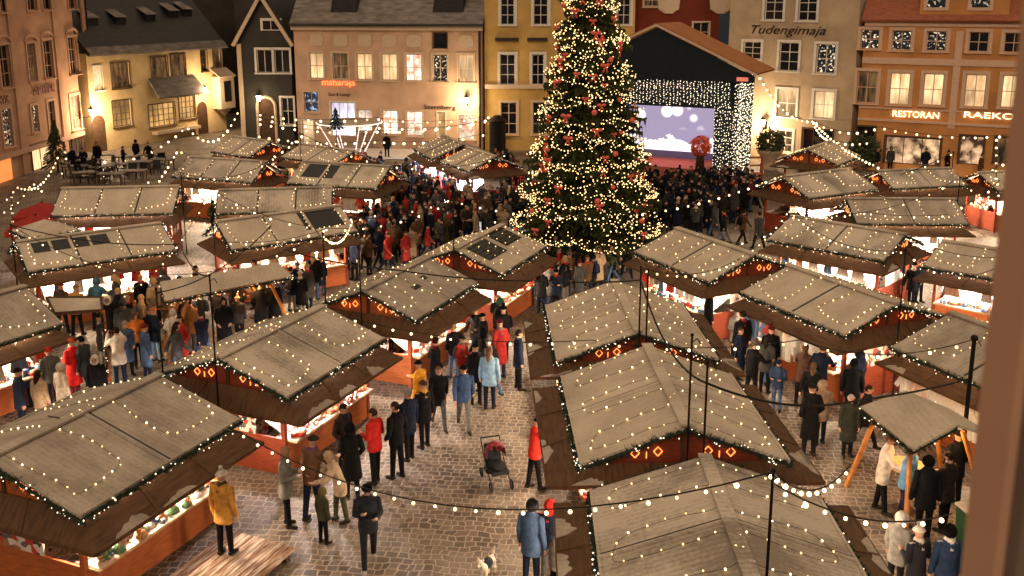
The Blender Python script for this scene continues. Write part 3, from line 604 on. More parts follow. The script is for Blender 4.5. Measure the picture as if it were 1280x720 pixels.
def stall(k, x, y, yaw, L, w, he, r):
    t = thing('market_stall', LAB[k], 'market stall', (x, y, 0), yaw, 'market stalls on the square'); STALL[k] = t
    far = y > 38; det = 1.0 if not far else 0.6
    hx = L/2; gm = M_orange if GABLE.get(k) == 'o' else M_red
    rm = M_roofs[0] if k in ('A1', 'D1', 'A3', 'D11', 'C3', 'C7') else M_roofs[2] if k in ('A2', 'B1', 'C6', 'D7', 'D10', 'C8', 'D4', 'C10') else M_roofs[1]
    sl = sqrt(w*w+r*r)
    for sgn in (-1, 1):                               # roof slopes
        b = MB(); z0 = he; z1 = he+r
        q = [(-hx, sgn*w, z0), (hx, sgn*w, z0), (hx, 0.0, z1), (-hx, 0.0, z1)]
        if sgn > 0: q = q[::-1]
        b.slab(q, 0.05)
        up = Vector((0, sgn*r, w)).normalized()
        for xx in ((0.0,) if L < 4.6 else (-L/6, L/6)):   # lapped seam, with a dark strip painting its shadow
            c0 = Vector((xx, sgn*w, z0))+up*0.012; c1 = Vector((xx, 0, z1))+up*0.012; b.bar(c0, c1, 0.10, 0.028); b.bar(c0+Vector((.085, 0, 0))-up*.008, c1+Vector((.085, 0, 0))-up*.008, 0.045, 0.014, 1)
        b.bar(Vector((-hx, sgn*(w-0.03), z0+0.012))+up*0.01, Vector((hx, sgn*(w-0.03), z0+0.012))+up*0.01, 0.05, 0.03)
        rp = b.obj('roof_slope', [rm, M_dark], t)
        dark = None
        if k == 'A4' and sgn < 0: dark = [(-.40, -.02, .10, .62), (.06, .42, .05, .52)]
        if k == 'D2' and sgn < 0: dark = [(-.42, -.31, .12, .46), (-.29, -.17, .12, .46), (-.15, -.05, .12, .46), (-.03, .09, .12, .46)]
        if k == 'D5' and sgn < 0: dark = [(.12, .44, .08, .72)]
        if k == 'D10' and sgn < 0: dark = [(-.40, -.04, .10, .70)]
        if k == 'A3' and sgn < 0: dark = [(-.12, -.02, .40, .50), (.10, .16, .30, .40)]
        for u0, u1, s0, s1 in dark or []:
            f = MB(); P = lambda u, s: Vector((u*L, -w*s, z1-r*s))+up*0.006
            f.poly([P(u0, s1), P(u1, s1), P(u1, s0), P(u0, s0)])
            if k == 'A4':
                for q_ in range(5): s_ = s0+(s1-s0)*(q_+.5)/5; f.bar(P(u0, s_), P(u1, s_), 0.03, 0.03)
            f.obj('bare_roofing', M_dark, rp)
    b = MB(); b.bar((-hx-0.02, 0, he+r+0.02), (hx+0.02, 0, he+r+0.02), 0.24, 0.045); b.obj('ridge_board', rm, t)
    for e in (-1, 1):                                 # gables with light diamonds
        xg = e*(hx-0.28); b = MB(); zb = he-0.18
        q = [(xg, -(w-0.30), zb), (xg, w-0.30, zb), (xg, w-0.30, he+0.02), (xg, 0, he+r-0.08), (xg, -(w-0.30), he+0.02)]
        if e < 0: q = q[::-1]
        b.slab(q, 0.04); b.box((min(xg, xg+e*0.05), -(w-0.25), zb-0.06), (max(xg, xg+e*0.05), w-0.25, zb+0.02), 1); b.box((min(xg, xg+e*.03), -0.04, zb), (max(xg, xg+e*.03), .04, he+r-.1), 1)
        g = b.obj('gable', [gm, M_beam], t)
        for yy in (-0.92, -0.48, 0.48, 0.92):
            yy *= w/2.0; zc = he+0.14*(1-abs(yy)/w)+0.02; d = 0.085; xf = xg+e*0.045
            pts = [(xf, yy, zc-d*1.1), (xf, yy+d, zc), (xf, yy, zc+d*1.1), (xf, yy-d, zc), (xf, yy, zc-d*1.1)]
            m_ = MB()
            for a, c in zip(pts, pts[1:]): m_.bar(a, c, 0.018)
            m_.obj('diamond_light', M_motif, g)
        for yy in (-0.70, 0.70):
            yy *= w/2.0; zc = he+0.06; xf = xg+e*0.045; m_ = MB(); m_.bar((xf, yy, zc-.07), (xf, yy, zc+.06), 0.02); m_.obj('light_bar', M_motif, g)
    # skirt of hinged awnings, one per side, closed at the corners
    ax, ay = hx-0.22, w-0.22; ox, oy = hx+0.16, w+(0.62 if k[0] == 'B' else 0.40 if k[0] == 'A' else .33); zi, zo = he-0.10, he-(0.36 if k[0] == 'B' else 0.52 if k[0] == 'A' else .42)
    am = M_awn; rs = random.Random(k+'snow'); side = 0
    for q in ([(-ax, -ay, zi), (-ox, -oy, zo), (ox, -oy, zo), (ax, -ay, zi)], [(ax, ay, zi), (ox, oy, zo), (-ox, oy, zo), (-ax, ay, zi)],
              [(ax, -ay, zi), (ox, -oy, zo), (ox, oy, zo), (ax, ay, zi)], [(-ax, ay, zi), (-ox, oy, zo), (-ox, -oy, zo), (-ax, -ay, zi)]):
        b = MB(); b.slab(q, 0.03); a0, a1 = Vector(q[1]), Vector(q[2]); i0, i1 = Vector(q[0]), Vector(q[3])
        for f in (0.33, 0.66): b.bar(i0.lerp(i1, f)+Vector((0, 0, .012)), a0.lerp(a1, f)+Vector((0, 0, .012)), 0.06, 0.03)
        b.bar(a0+Vector((0, 0, -.02)), a1+Vector((0, 0, -.02)), 0.04, 0.07)
        aw = b.obj('awning', am, t); side += 1
        if k in ('A1', 'A2', 'B2', 'B3', 'C3', 'D1', 'B1') or rs.random() < .25:       # crusts of snow left along the lower edge
            for _ in range(rs.choice((1, 2, 2, 3)) if k[0] in 'AB' else 1):
                u0 = rs.choice((rs.uniform(.02, .12), rs.uniform(.3, .7))); wd = rs.uniform(.10, .24); nrm = (a1-a0).cross(i0-a0).normalized(); nrm = nrm if nrm.z > 0 else -nrm; sp = []
                h_ = rs.uniform(.18, .5); f1 = rs.uniform(0, 6); f2 = rs.uniform(5, 9); N_ = 22
                for j in range(N_+1):
                    q_ = j/N_; uu = min(.98, u0+wd*q_); hh = .02+h_*(sin(pi*q_)**.6)*(.72+.18*sin(f1+q_*f2)+.08*sin(f1*2+q_*23))
                    sp.append((a0.lerp(a1, uu)).lerp(i0.lerp(i1, uu), hh)+nrm*.018)
                sp = [a0.lerp(a1, min(.98, u0+wd)).lerp(i1, .012)+nrm*.018, a0.lerp(a1, u0).lerp(i0, .012)+nrm*.018]+sp
                m_ = MB(); m_.slab(sp if (sp[1]-sp[0]).cross(sp[12]-sp[0]).dot(nrm) > 0 else sp[::-1], .016); m_.obj('snow_crust', M_roofs[0], aw)
    # body
    bx, by = hx-0.32, w-0.42
    for sx in (-1, 1):
        for sy in (-1, 1):
            b = MB(); b.box((sx*bx-.05, sy*by-.05, 0), (sx*bx+.05, sy*by+.05, he-0.05)); b.obj('corner_post', gm, t)
    for sy in (-1, 1):
        b = MB(); b.box((-bx+.05, sy*by-.025, 0.05), (bx-.05, sy*by+.025, 0.86)); b.obj('plank_front', M_orange, t)
        b = MB(); y0, y1 = sorted((sy*(by-.35), sy*(by+.28))); b.box((-bx+.06, y0, 0.863), (bx-.06, y1, 0.90)); c_ = b.obj('counter', M_wood, t)
        b = MB(); y0, y1 = sorted((sy*(by-.33), sy*(by+.26))); b.box((-bx+.10, y0, 0.903), (bx-.10, y1, 0.915)); b.obj('counter_cloth', M_cloth, c_)
    for sx in (-1, 1):
        b = MB(); b.box((sx*bx-.025, -by+.05, 0.05), (sx*bx+.025, by-.05, 0.95)); b.obj('plank_end', gm, t)
        if k not in ('C8',):
            b = MB(); b.box((sx*bx-.02, -by*0.45, 0.95), (sx*bx+.02, by*0.45, he-0.1)); b.obj('end_wall', M_white if k == 'C6' else M_boardw if k in ('C5', 'D12', 'C1') else M_board, t)
    b = MB(); b.box((-bx+.25, -.04, 0.3), (bx-.25, .04, he-.15))
    for zz in (1.15, 1.5): b.box((-bx+.25, -.22, zz), (bx-.25, .22, zz+.02))
    bm_ = M_boardw if k in ('C5', 'D12', 'C6', 'D3', 'C7', 'D2', 'C1') else M_board
    b.obj('display_rack', bm_, t)
    for sy in (-1, 1):
        q = [(-bx+.2, sy*(by-.16), .93), (bx-.2, sy*(by-.16), .93), (bx-.2, sy*(by*.30), 1.42), (-bx+.2, sy*(by*.30), 1.42)]
        b = MB(); b.slab(q if sy < 0 else q[::-1], .02); b.obj('display_slope', bm_, t)
    # lamps under the roof
    for sx in (-.5, .5):
        for sy in (-1, 1):
            p = (sx*bx, sy*by*0.62, he-0.17); b = MB(); b.ball(p, .055, 8, 6); b.tube([(p[0], p[1], p[2]+.05), (p[0], p[1], he+.2)], .008, 4, 1)
            b.obj('stall_lamp', [M_lamp, M_wire], t)
            if not far or (sy < 0): 
                ld = bpy.data.lights.new('stall_light', 'POINT'); ld.energy = LAMP_W*(1 if not far else 1.6)*(1.5 if k in ('D12', 'C5', 'D11') else 1); ld.color = (1.0, 0.76, 0.52) if k not in ('D12', 'D11', 'D3', 'C5', 'A2') else (1.0, 0.86, 0.80) if k in ('D3', 'C5', 'A2') else (.88, .90, 1.0)
                ld.shadow_soft_size = 0.10; link('stall_light', ld, t, (p[0], p[1], p[2]-.12))
    # garlands along eaves and verges
    for sy in (-1, 1): garland([(-hx, sy*(w+.02), he-.04), (hx, sy*(w+.02), he-.04)], t, det)
    for e in (-1, 1): garland([(e*(hx+.03), -w, he-.06), (e*(hx+.03), 0, he+r-.05), (e*(hx+.03), w, he-.06)], t, det)
    return t
LAMP_W = 460

def fairy_lights(k, x, y, yaw, L, w, he, r):
    t = thing('fairy_lights', 'tiny warm lights looped over the roof of the '+where(k), 'fairy lights', (x, y, 0), yaw, 'fairy lights on the stall roofs')
    rr = random.Random(k); nb = 0; wire = MB()
    for sgn in ((-1, 1) if k[0] in 'ABC' and k not in ('C7',) else (-1,)):
        if sgn > 0 and k[0] in 'CD': loops = 1
        else: loops = 3 if k in ('B1', 'B2', 'B3', 'C1', 'A4', 'A3', 'C6') else 2
        pts = []
        n = 2*loops if k in ('A2', 'A3', 'A4', 'B3', 'B2', 'C1', 'D7') else loops*2-rr.choice((0, 0))
        xs = [(-0.44+0.88*i/(n-1) if n > 1 else 0)*L for i in range(n)]
        for i, xx in enumerate(xs):
            dn = rr.uniform(.72, .90)
            leg = [(xx+rr.uniform(-.06, .06), .06), (xx+rr.uniform(-.05, .1), .35), (xx+rr.uniform(-.1, .1), .62), (xx+.12, dn)]
            if i % 2: leg = [(q[0]-.24 if q[1] > .7 else q[0], q[1]) for q in leg][::-1]
            pts += leg
        # smooth resample
        P = [Vector((a, sgn*w*s, he+r*(1-s)+.035)) for a, s in pts]; out_ = []
        for i in range(len(P)-1):
            p0, p1, p2, p3 = P[max(i-1, 0)], P[i], P[i+1], P[min(i+2, len(P)-1)]
            m = max(2, int((p2-p1).length/.06))
            for j in range(m):
                u = j/m; out_.append(0.5*((2*p1)+(p2-p0)*u+(2*p0-5*p1+4*p2-p3)*u*u+(3*p1-p0-3*p2+p3)*u**3))
        out_ = [Vector((min(max(p.x, -L/2+.05), L/2-.05), p.y, max(p.z, he+r*(1-abs(p.y)/w)+.02))) for p in out_ if abs(p.y) < w-.03]
        if len(out_) > 1: wire.tube(out_[::2], .0045, 3)
        acc = 0; step = .27 if k in ('B1', 'B2', 'B3', 'C1', 'A4', 'A3', 'C6') else .20
        for a, c in zip(out_, out_[1:]):
            acc += (c-a).length
            if acc > step and nb < 98:
                acc = 0; nb += 1; rb = rr.uniform(.013, .023)*(1.0 if y < 40 else 1.1)
                link('bulb', FAIRY, t, c+Vector((rr.uniform(-.03, .03), rr.uniform(-.02, .02), .012)), None, rb)
    wire.obj('wire', M_wire, t)

def build_stalls():
    for a in STALLS: stall(*a); fairy_lights(*a)
build_stalls()
# ------------------------------------------------------------------ christmas tree
TREE = (3.05, 38.0)
def tree_radius(z):
    """crown radius against height (17 m spruce, boughs start at 1.6 m)"""
    t = min(1, (z-1.4)/14.6)
    return max(0.05, 2.92*(1-t)**0.98*(0.93+0.10*sin(z*4.1)+0.05*sin(z*9.7)))
def christmas_tree():
    rr = random.Random(11)
    t = thing('christmas_tree', 'towering lit christmas tree covered in warm lights and red ornaments', 'christmas tree', (TREE[0], TREE[1], 0))
    b = MB(); b.tube([(0, 0, 0), (0, 0, 6), (0, 0, 15.8)], [.26, .19, .03], 10); b.obj('trunk', M_beam, t)
    b = MB()
    z = 1.5
    while z < 15.8:
        R = tree_radius(z); nb = max(5, int(9+R*5)); a0 = rr.uniform(0, 6.28)
        for i in range(nb):
            a = a0+2*pi*i/nb+rr.uniform(-.16, .16); Lb = R*rr.uniform(.82, 1.13); dr = -0.12*Lb+rr.uniform(-.15, .08)
            d = Vector((cos(a), sin(a), 0)); side = Vector((-sin(a), cos(a), 0))
            tip = d*Lb+Vector((0, 0, z+dr)); root = Vector((0, 0, z+0.25))
            b.bar(root, root.lerp(tip, .8), .035, .035, 1)
            n = max(5, int(Lb/0.17))
            for j in range(n):
                u = (j+0.6)/n
                if u < .25 and rr.random() < .6: continue
                p = root.lerp(tip, u); p.z -= 0.28*u*(1-u)*Lb*0.5
                wd = (0.16+0.55*(1-u)**.8)*min(1.0, .35+Lb*.25)
                for sd in (-1, 1):
                    tw = (side*sd*rr.uniform(.6, 1.0)+d*rr.uniform(.35, .8)+Vector((0, 0, rr.uniform(-.45, .05)))).normalized()
                    ln = wd*rr.uniform(.7, 1.25)+.10
                    q = p+tw*ln; s_ = (d*.05+Vector((0, 0, .035)))
                    b.poly([p-s_, p+tw*ln*.55-Vector((0, 0, .05)), q, p+tw*ln*.55+s_*1.5, p+s_], 0)
                    for _ in range(2):                 # hanging needle fans
                        pp = p.lerp(q, rr.uniform(.3, 1)); dn = Vector((rr.uniform(-.4, .4), rr.uniform(-.4, .4), -1)).normalized()*rr.uniform(.12, .26); sx = tw*.045
                        b.poly([pp-sx, pp+dn, pp+sx], 0)
        z += 0.30 if z < 13 else 0.24
    b.obj('crown', [M_needle, M_beam], t)
    # lights: swagged strands; each strand is a thing hung on the tree
    z = 1.7; k = 0
    while z < 15.6:
        R = tree_radius(z)
        nsw = max(4, int(2*pi*R/2.4)); a0 = rr.uniform(0, 6.28)
        for i in range(nsw):
            a1 = a0+2*pi*i/nsw; a2 = a1+2*pi/nsw*1.02
            if sin((a1+a2)/2) > 0.45: continue         # strands on the far side of the tree are never seen
            n = max(6, int((a2-a1)*R/0.115)); m = MB(); wpts = []
            zb = rr.uniform(-.3, .3); sg = rr.uniform(.2, .75); tl = rr.uniform(-.35, .35)
            for j in range(n+1):
                u = j/n; a = a1+(a2-a1)*u; zz = zb+tl*(u-.5)-sg*4*u*(1-u)*min(1, R)*.7; rad = tree_radius(z+zz)*1.02+rr.uniform(-.16, .14)
                p = Vector((cos(a)*rad, sin(a)*rad, zz)); wpts.append(p)
                q = p+Vector((rr.uniform(-.05, .05), rr.uniform(-.05, .05), rr.uniform(-.06, .06)))
                m.ball(q, rr.uniform(.014, .027), 6, 4)
            m.tube(wpts, .008, 3, 1); h = m.obj('tree_light_strand', [M_treelight, M_wire]); h.location = (TREE[0], TREE[1], z); k += 1
            tag(h, 'swagged strand of warm lights hung on the christmas tree', 'fairy lights', 'light strands on the christmas tree')
        z += 0.31 if z < 9 else 0.24
    # scattered extra light chains running down the boughs
    for i in range(110):
        a = rr.uniform(pi*0.98, 2.02*pi); z0 = 1.8+13*rr.random()**1.2
        m = MB(); wp = []
        for j in range(10):
            u = j/9; rad = tree_radius(z0)*(0.45+0.62*u); p = Vector((cos(a+.1*u)*rad, sin(a+.1*u)*rad, .55-.75*u)); wp.append(p); m.ball(p+Vector((rr.uniform(-.06, .06), rr.uniform(-.06, .06), rr.uniform(-.05, .05))), rr.uniform(.015, .027), 6, 4)
        
        m.tube(wp, .008, 3, 1); h = m.obj('tree_light_strand', [M_treelight, M_wire]); h.location = (TREE[0], TREE[1], z0); tag(h, 'short strand of warm lights running down a bough of the christmas tree', 'fairy lights', 'light chains down the boughs of the tree')
    # red ornaments and bows
    orn = MB(); orn.ball((0, 0, 0), .13, 10, 7); om = orn.mesh('ornament_ball', M_redball, True)
    bow = MB()
    for s in (-1, 1):
        bow.ball((s*.13, 0, .05), (.13, .06, .09), 8, 5); bow.slab([(s*.02, -.02, 0), (s*.16, -.02, -.26), (s*.08, -.02, -.30), (s*-.02, -.02, -.02)][::s], .02)
    bow.ball((0, -.02, .03), .055, 6, 5); bm = bow.mesh('ornament_bow', M_redball, True)
    for i in range(96):
        z = 1.9+12.6*(i+rr.random())/96; a = rr.uniform(pi*1.0, 2.0*pi); R = tree_radius(z)*1.06
        o = link('red_ornament', bm if i % 3 else om, None, (TREE[0]+cos(a)*R, TREE[1]+sin(a)*R, z), a+pi/2, rr.uniform(.55, .9))
        if i % 3: tag(o, 'red ribbon bow hung among the lights of the christmas tree', 'ornament', 'red bows on the christmas tree')
        else: tag(o, 'red ball hung among the lights of the christmas tree', 'ornament', 'red balls on the christmas tree')
M_treelight = lampmat('tree_light_glass', (1.0, 0.66, 0.27), 3.2, True)
M_redball = mat('glossy_red_foil', (0.80, 0.13, 0.09), rough=0.35, noise=0.1, spec=0.6)
christmas_tree()

# ------------------------------------------------------------------ stage
def stage():
    yaw = radians(-27); c = atY(820, 200, 57.0); O = Vector((c.x, 57.0, 0))
    t = thing('stage', 'roofed concert stage with dark gable and orange roof beside the christmas tree', 'stage', O, yaw)
    hw, D, zf, ov = 4.75, 3.7, 1.15, 1.15
    ze = atY(945, 93, 54.4).z; zp = atY(820, 31, 57).z; zt = ze-0.15
    b = MB(); b.box((-hw, 0, 0), (hw, D, zf)); b.obj('stage_floor', mat('pink_stage_carpet', (0.50, 0.13, 0.10), rough=0.8, noise=0.15), t)  # the carpet itself is pink-red
    b = MB(); b.slab([(-hw-ov, -.7, ze), (0, -.7, zp), (0, D, zp), (-hw-ov, D, ze)][::-1], .12); b.slab([(0, -.7, zp), (hw+ov, -.7, ze), (hw+ov, D, ze), (0, D, zp)][::-1], .12)
    b.obj('roof', mat('orange_brown_canvas', (0.34, 0.13, 0.045), rough=0.8, noise=0.15, scale=1.5), t)
    b = MB(); b.slab([(-hw-ov+.15, -.55, ze-.12), (hw+ov-.15, -.55, ze-.12), (0, -.55, zp-.15)], .06); b.box((-hw-ov+.15, -.56, zt-.30), (hw+ov-.15, -.50, ze-.1)); b.obj('gable', mat('black_stage_cloth', (0.010, 0.016, 0.020), rough=0.8, noise=0.2), t)
    b = MB(); b.bar((0, -.72, zp), (hw+ov, -.72, ze), .06, .12); b.bar((0, -.72, zp), (-hw-ov, -.72, ze), .06, .12); b.obj('roof_edge', M_trim, t)
    for sx in (-1, 1):
        for yy in (0.1, D-.2):
            b = MB(); b.box((sx*(hw-.1)-.12, yy-.12, zf), (sx*(hw-.1)+.12, yy+.12, ze)); b.obj('truss_post', M_metal, t)
    b = MB(); b.box((-hw+.2, D-.2, zf), (hw-.2, D-.1, ze-.1)); b.obj('back_curtain', mat('violet_back_curtain', (0.16, 0.13, 0.22), rough=0.9, noise=0.1), t)
    # dark cloth behind the light curtains
    b = MB(); b.box((3.4, 0.12, zf), (hw-.05, .16, zt)); b.box((-hw+.05, .12, zf), (-3.6, .16, zt)); b.box((-3.6, .12, zt-1.9), (3.4, .16, zt)); b.box((hw-.04, .2, 0.2), (hw, D-.3, zt)); b.obj('dark_drape', MATS['black_stage_cloth'], t)
    # screen
    m = bpy.data.materials.new('violet_screen_picture'); m.use_nodes = True; n = m.node_tree.nodes; l = m.node_tree.links; p = n['Principled BSDF']
    tcn = n.new('ShaderNodeTexCoord'); sp = n.new('ShaderNodeSeparateXYZ'); l.new(tcn.outputs['Object'], sp.inputs[0])
    vo = n.new('ShaderNodeTexVoronoi'); vo.inputs['Scale'].default_value = 0.95; l.new(tcn.outputs['Object'], vo.inputs['Vector'])
    disc = n.new('ShaderNodeMapRange'); disc.inputs['From Min'].default_value = 0.40; disc.inputs['From Max'].default_value = 0.30; l.new(vo.outputs['Distance'], disc.inputs[0])
    hi = n.new('ShaderNodeMapRange'); hi.inputs['From Min'].default_value = 3.0; hi.inputs['From Max'].default_value = 3.8; l.new(sp.outputs['Z'], hi.inputs[0])
    mu = n.new('ShaderNodeMath'); mu.operation = 'MULTIPLY'; l.new(disc.outputs[0], mu.inputs[0]); l.new(hi.outputs[0], mu.inputs[1])
    nz = n.new('ShaderNodeTexNoise'); nz.inputs['Scale'].default_value = 1.6; nz.inputs['Detail'].default_value = 6; l.new(tcn.outputs['Object'], nz.inputs['Vector'])
    ma = n.new('ShaderNodeMath'); ma.operation = 'MULTIPLY_ADD'; ma.inputs[1].default_value = 1.7; l.new(nz.outputs['Fac'], ma.inputs[0]); ma.inputs[2].default_value = 1.55
    lt = n.new('ShaderNodeMath'); lt.operation = 'LESS_THAN'; l.new(sp.outputs['Z'], lt.inputs[0]); l.new(ma.outputs[0], lt.inputs[1])
    mx = n.new('ShaderNodeMath'); mx.operation = 'MAXIMUM'; l.new(mu.outputs[0], mx.inputs[0]); l.new(lt.outputs[0], mx.inputs[1])
    mc = n.new('ShaderNodeMixRGB'); mc.inputs['Color1'].default_value = (0.36, 0.30, 0.44, 1); mc.inputs['Color2'].default_value = (1.3, 1.2, 1.3, 1); l.new(mx.outputs[0], mc.inputs['Fac'])
    l.new(mc.outputs[0], p.inputs['Emission Color']); p.inputs['Emission Strength'].default_value = 0.95; p.inputs['Base Color'].default_value = (.02, .02, .03, 1)
    b = MB(); b.box((-3.5, 2.9, zf+.55), (3.2, 3.0, zt-1.75)); s = b.obj('led_screen', m, t); b = MB(); b.box((3.2, 2.86, zf+.6), (3.55, 3.02, zt-1.6)); b.box((-3.85, 2.86, zf+.6), (-3.5, 3.02, zt-1.6)); b.obj('speaker_column', M_metal, t)
    b = MB(); b.box((4.75, -.58, zt-.22), (5.4, -.565, zt+.0)); b.obj('small_sign', lampmat('small_red_white_sign', (0.8, 0.22, 0.15), .5, False), t)
    ld = bpy.data.lights.new('stage_light', 'AREA'); ld.energy = 160; ld.color = (1.0, 0.5, 0.42); ld.size = 4; lo = link('stage_light', ld, t, (0, 1.8, zt-.5))
    # curtains of light: every hanging chain is a part
    M = t.matrix_basis if False else None
    rr = random.Random(5)
    def chain(parent, x, y, z0, z1, n, sc=1.0):
        m_ = MB()
        for j in range(n):
            z = z0+(z1-z0)*(j+rr.uniform(.1, .9))/n; m_.ball((x+rr.uniform(-.05, .05), y+rr.uniform(-.03, .03), z), rr.uniform(.018, .032)*sc, 5, 4)
        m_.tube([(x, y, z0), (x, y, z1)], .006, 3, 1); m_.obj('light_chain', [M_curtain, M_wire], parent)
    def curtain(label, spec):
        c_ = thing('light_curtain', label, 'fairy lights', O, yaw)
        for s_ in spec: chain(c_, *s_)
    curtain('broad valance of white lights hanging under the stage gable', [(-hw+.15+i*.205, 0.02, zt+.05, zt-1.75+rr.uniform(-.1, .1), 14) for i in range(int((2*hw-.3)/.205))])
    curtain('tall curtain of white lights on the front of the stage beside the screen', [(3.45+i*.15, 0.0, zt-1.7, 0.5, 25) for i in range(9)])
    curtain('bright curtain of white lights down the corner and side of the stage', [(hw+.10, .05+i*.22, zt+.05, 0.6, 32, 1.1) for i in range(15)]+[(hw-.15+.1*i, -.06, zt, 0.8, 32, 1.1) for i in range(4)])
    return t, O, yaw, zf
M_curtain = lampmat('curtain_led', (1.0, 0.86, 0.62), 2.2, False)
STG = stage()

def red_bouquet():
    p = atY(877, 187, 54.6); zf = STG[3]
    t = thing('flower_pot', 'big orange red flower ball in a dark pot on the stage corner', 'flower pot', (p.x, 54.9, zf))
    b = MB(); b.rings([(0, 0, 0, .3, .3), (0, 0, .9, .22, .22), (0, 0, 1.0, .26, .26)], 12); b.obj('pot', M_beam, t, True)
    b = MB(); rr = random.Random(3)
    for i in range(150):
        d = Vector((rr.gauss(0, 1), rr.gauss(0, 1), rr.gauss(0, 1))).normalized(); c = d*rr.uniform(.42, .62)+Vector((0, 0, 1.5)); s = d.orthogonal().normalized(); b2 = d.cross(s)
        for k in range(5):
            a = 2*pi*k/5; u = s*cos(a)+b2*sin(a); v = s*cos(a+.9)+b2*sin(a+.9); b.poly([c, c+u*.14+d*.05, c+v*.14+d*.05])
    b.obj('blossoms', mat('orange_red_petals', (0.75, 0.10, 0.03), rough=0.6, noise=0.3), t)
red_bouquet()

# ------------------------------------------------------------------ poles and hanging strings of bulbs
POLE = {}
def stall_end(k, e, off=0.12):
    s = next(a for a in STALLS if a[0] == k); d = (s[4]/2+off)*(1 if e == 'b' else -1)
    return Vector((s[1]+cos(s[3])*d, s[2]+sin(s[3])*d, 0))
def pole(key, base, py, label, r=.020):
    d = ray(640, py); z = CAM_H+d.z*(base.y/d.y)
    t = link('light_pole', None, None, base); tag(t, label, 'pole'); b = MB(); b.tube([(0, 0, 0), (0, 0, z)], [r*1.2, r], 8); b.obj('post', M_metal, t)
    b = MB(); b.ball((0, 0, z+.02), r*1.8, 8, 5); b.tube([(0, 0, z-.12), (.10, 0, z-.05), (.16, 0, z-.16)], .012, 5); b.obj('hook', M_metal, t)
    POLE[key] = base+Vector((0, 0, z)); return t
for key, k, e, py in (('A1b', 'A1', 'b', 362), ('A2a', 'A2', 'a', 345), ('A2b', 'A2', 'b', 293), ('A3a', 'A3', 'a', 308), ('A4a', 'A4', 'a', 250), ('B1a', 'B1', 'a', 590), ('B1b', 'B1', 'b', 452), ('B2a', 'B2', 'a', 420),
                      ('B2b', 'B2', 'b', 338), ('B3a', 'B3', 'a', 335), ('C2b', 'C2', 'b', 313), ('C6a', 'C6', 'a', 262), ('C7b', 'C7', 'b', 222), ('C10b', 'C10', 'b', 190), ('D2a', 'D2', 'a', 281), ('D3b', 'D3', 'b', 216),
                      ('D5a', 'D5', 'a', 236), ('D10a', 'D10', 'a', 166), ('C5a', 'C5', 'a', 300)):
    side = {'a': 'near', 'b': 'rear'}[e]
    pole(key, stall_end(k, e), py, 'dark light pole at the %s gable of the %s' % (side, where(k)))
pole('C4', G(1197, 620)*1.0, 424, 'thick dark pole beside the small square canopy', .045)

def strings(label, pts, sag, space=0.55, rb=.042, group=None, bulbs=True):
    """catenary cable through the points with bulbs hanging from it"""
    o = Vector(pts[0]); t = link('string_lights', None, None, o); tag(t, label, 'string lights', group); rr = random.Random(label)
    P = []; sags = sag if isinstance(sag, (list, tuple)) else [sag]*(len(pts)-1)
    for (a, b), s in zip(zip(pts, pts[1:]), sags):
        a = Vector(a); b = Vector(b); n = 16
        P += [a.lerp(b, i/n)-Vector((0, 0, s*4*(i/n)*(1-i/n))) for i in range(n)]
    P.append(Vector(pts[-1])); b = MB(); b.tube([p-o for p in P], .012 if o.y < 40 else .018, 4); b.obj('cable', M_wire, t)
    nxt = space/2; nb = 0; run = 0.0
    for a, c in zip(P, P[1:]):
        L = (c-a).length
        while nxt < run+L and nb < 99:
            p = a.lerp(c, (nxt-run)/L); r_ = rb*.72*rr.uniform(.8, 1.2)*max(1, p.y/30); link('bulb', BULB, t, p-o-Vector((0, 0, r_+.03)), None, r_); nb += 1; nxt += space*rr.uniform(.93, 1.07)
        run += L
    return t
def cablething(label, pts, sags, r=.022):
    o = Vector(pts[0]); P = []
    for (a, b), s in zip(zip(pts, pts[1:]), sags):
        a = Vector(a); b = Vector(b); P += [a.lerp(b, i/14)-Vector((0, 0, s*4*(i/14)*(1-i/14))) for i in range(14)]
    P.append(Vector(pts[-1])); b = MB(); b.tube([p-o for p in P], r, 6); c = b.obj('power_cable', M_wire); c.location = o; tag(c, label, 'cable')

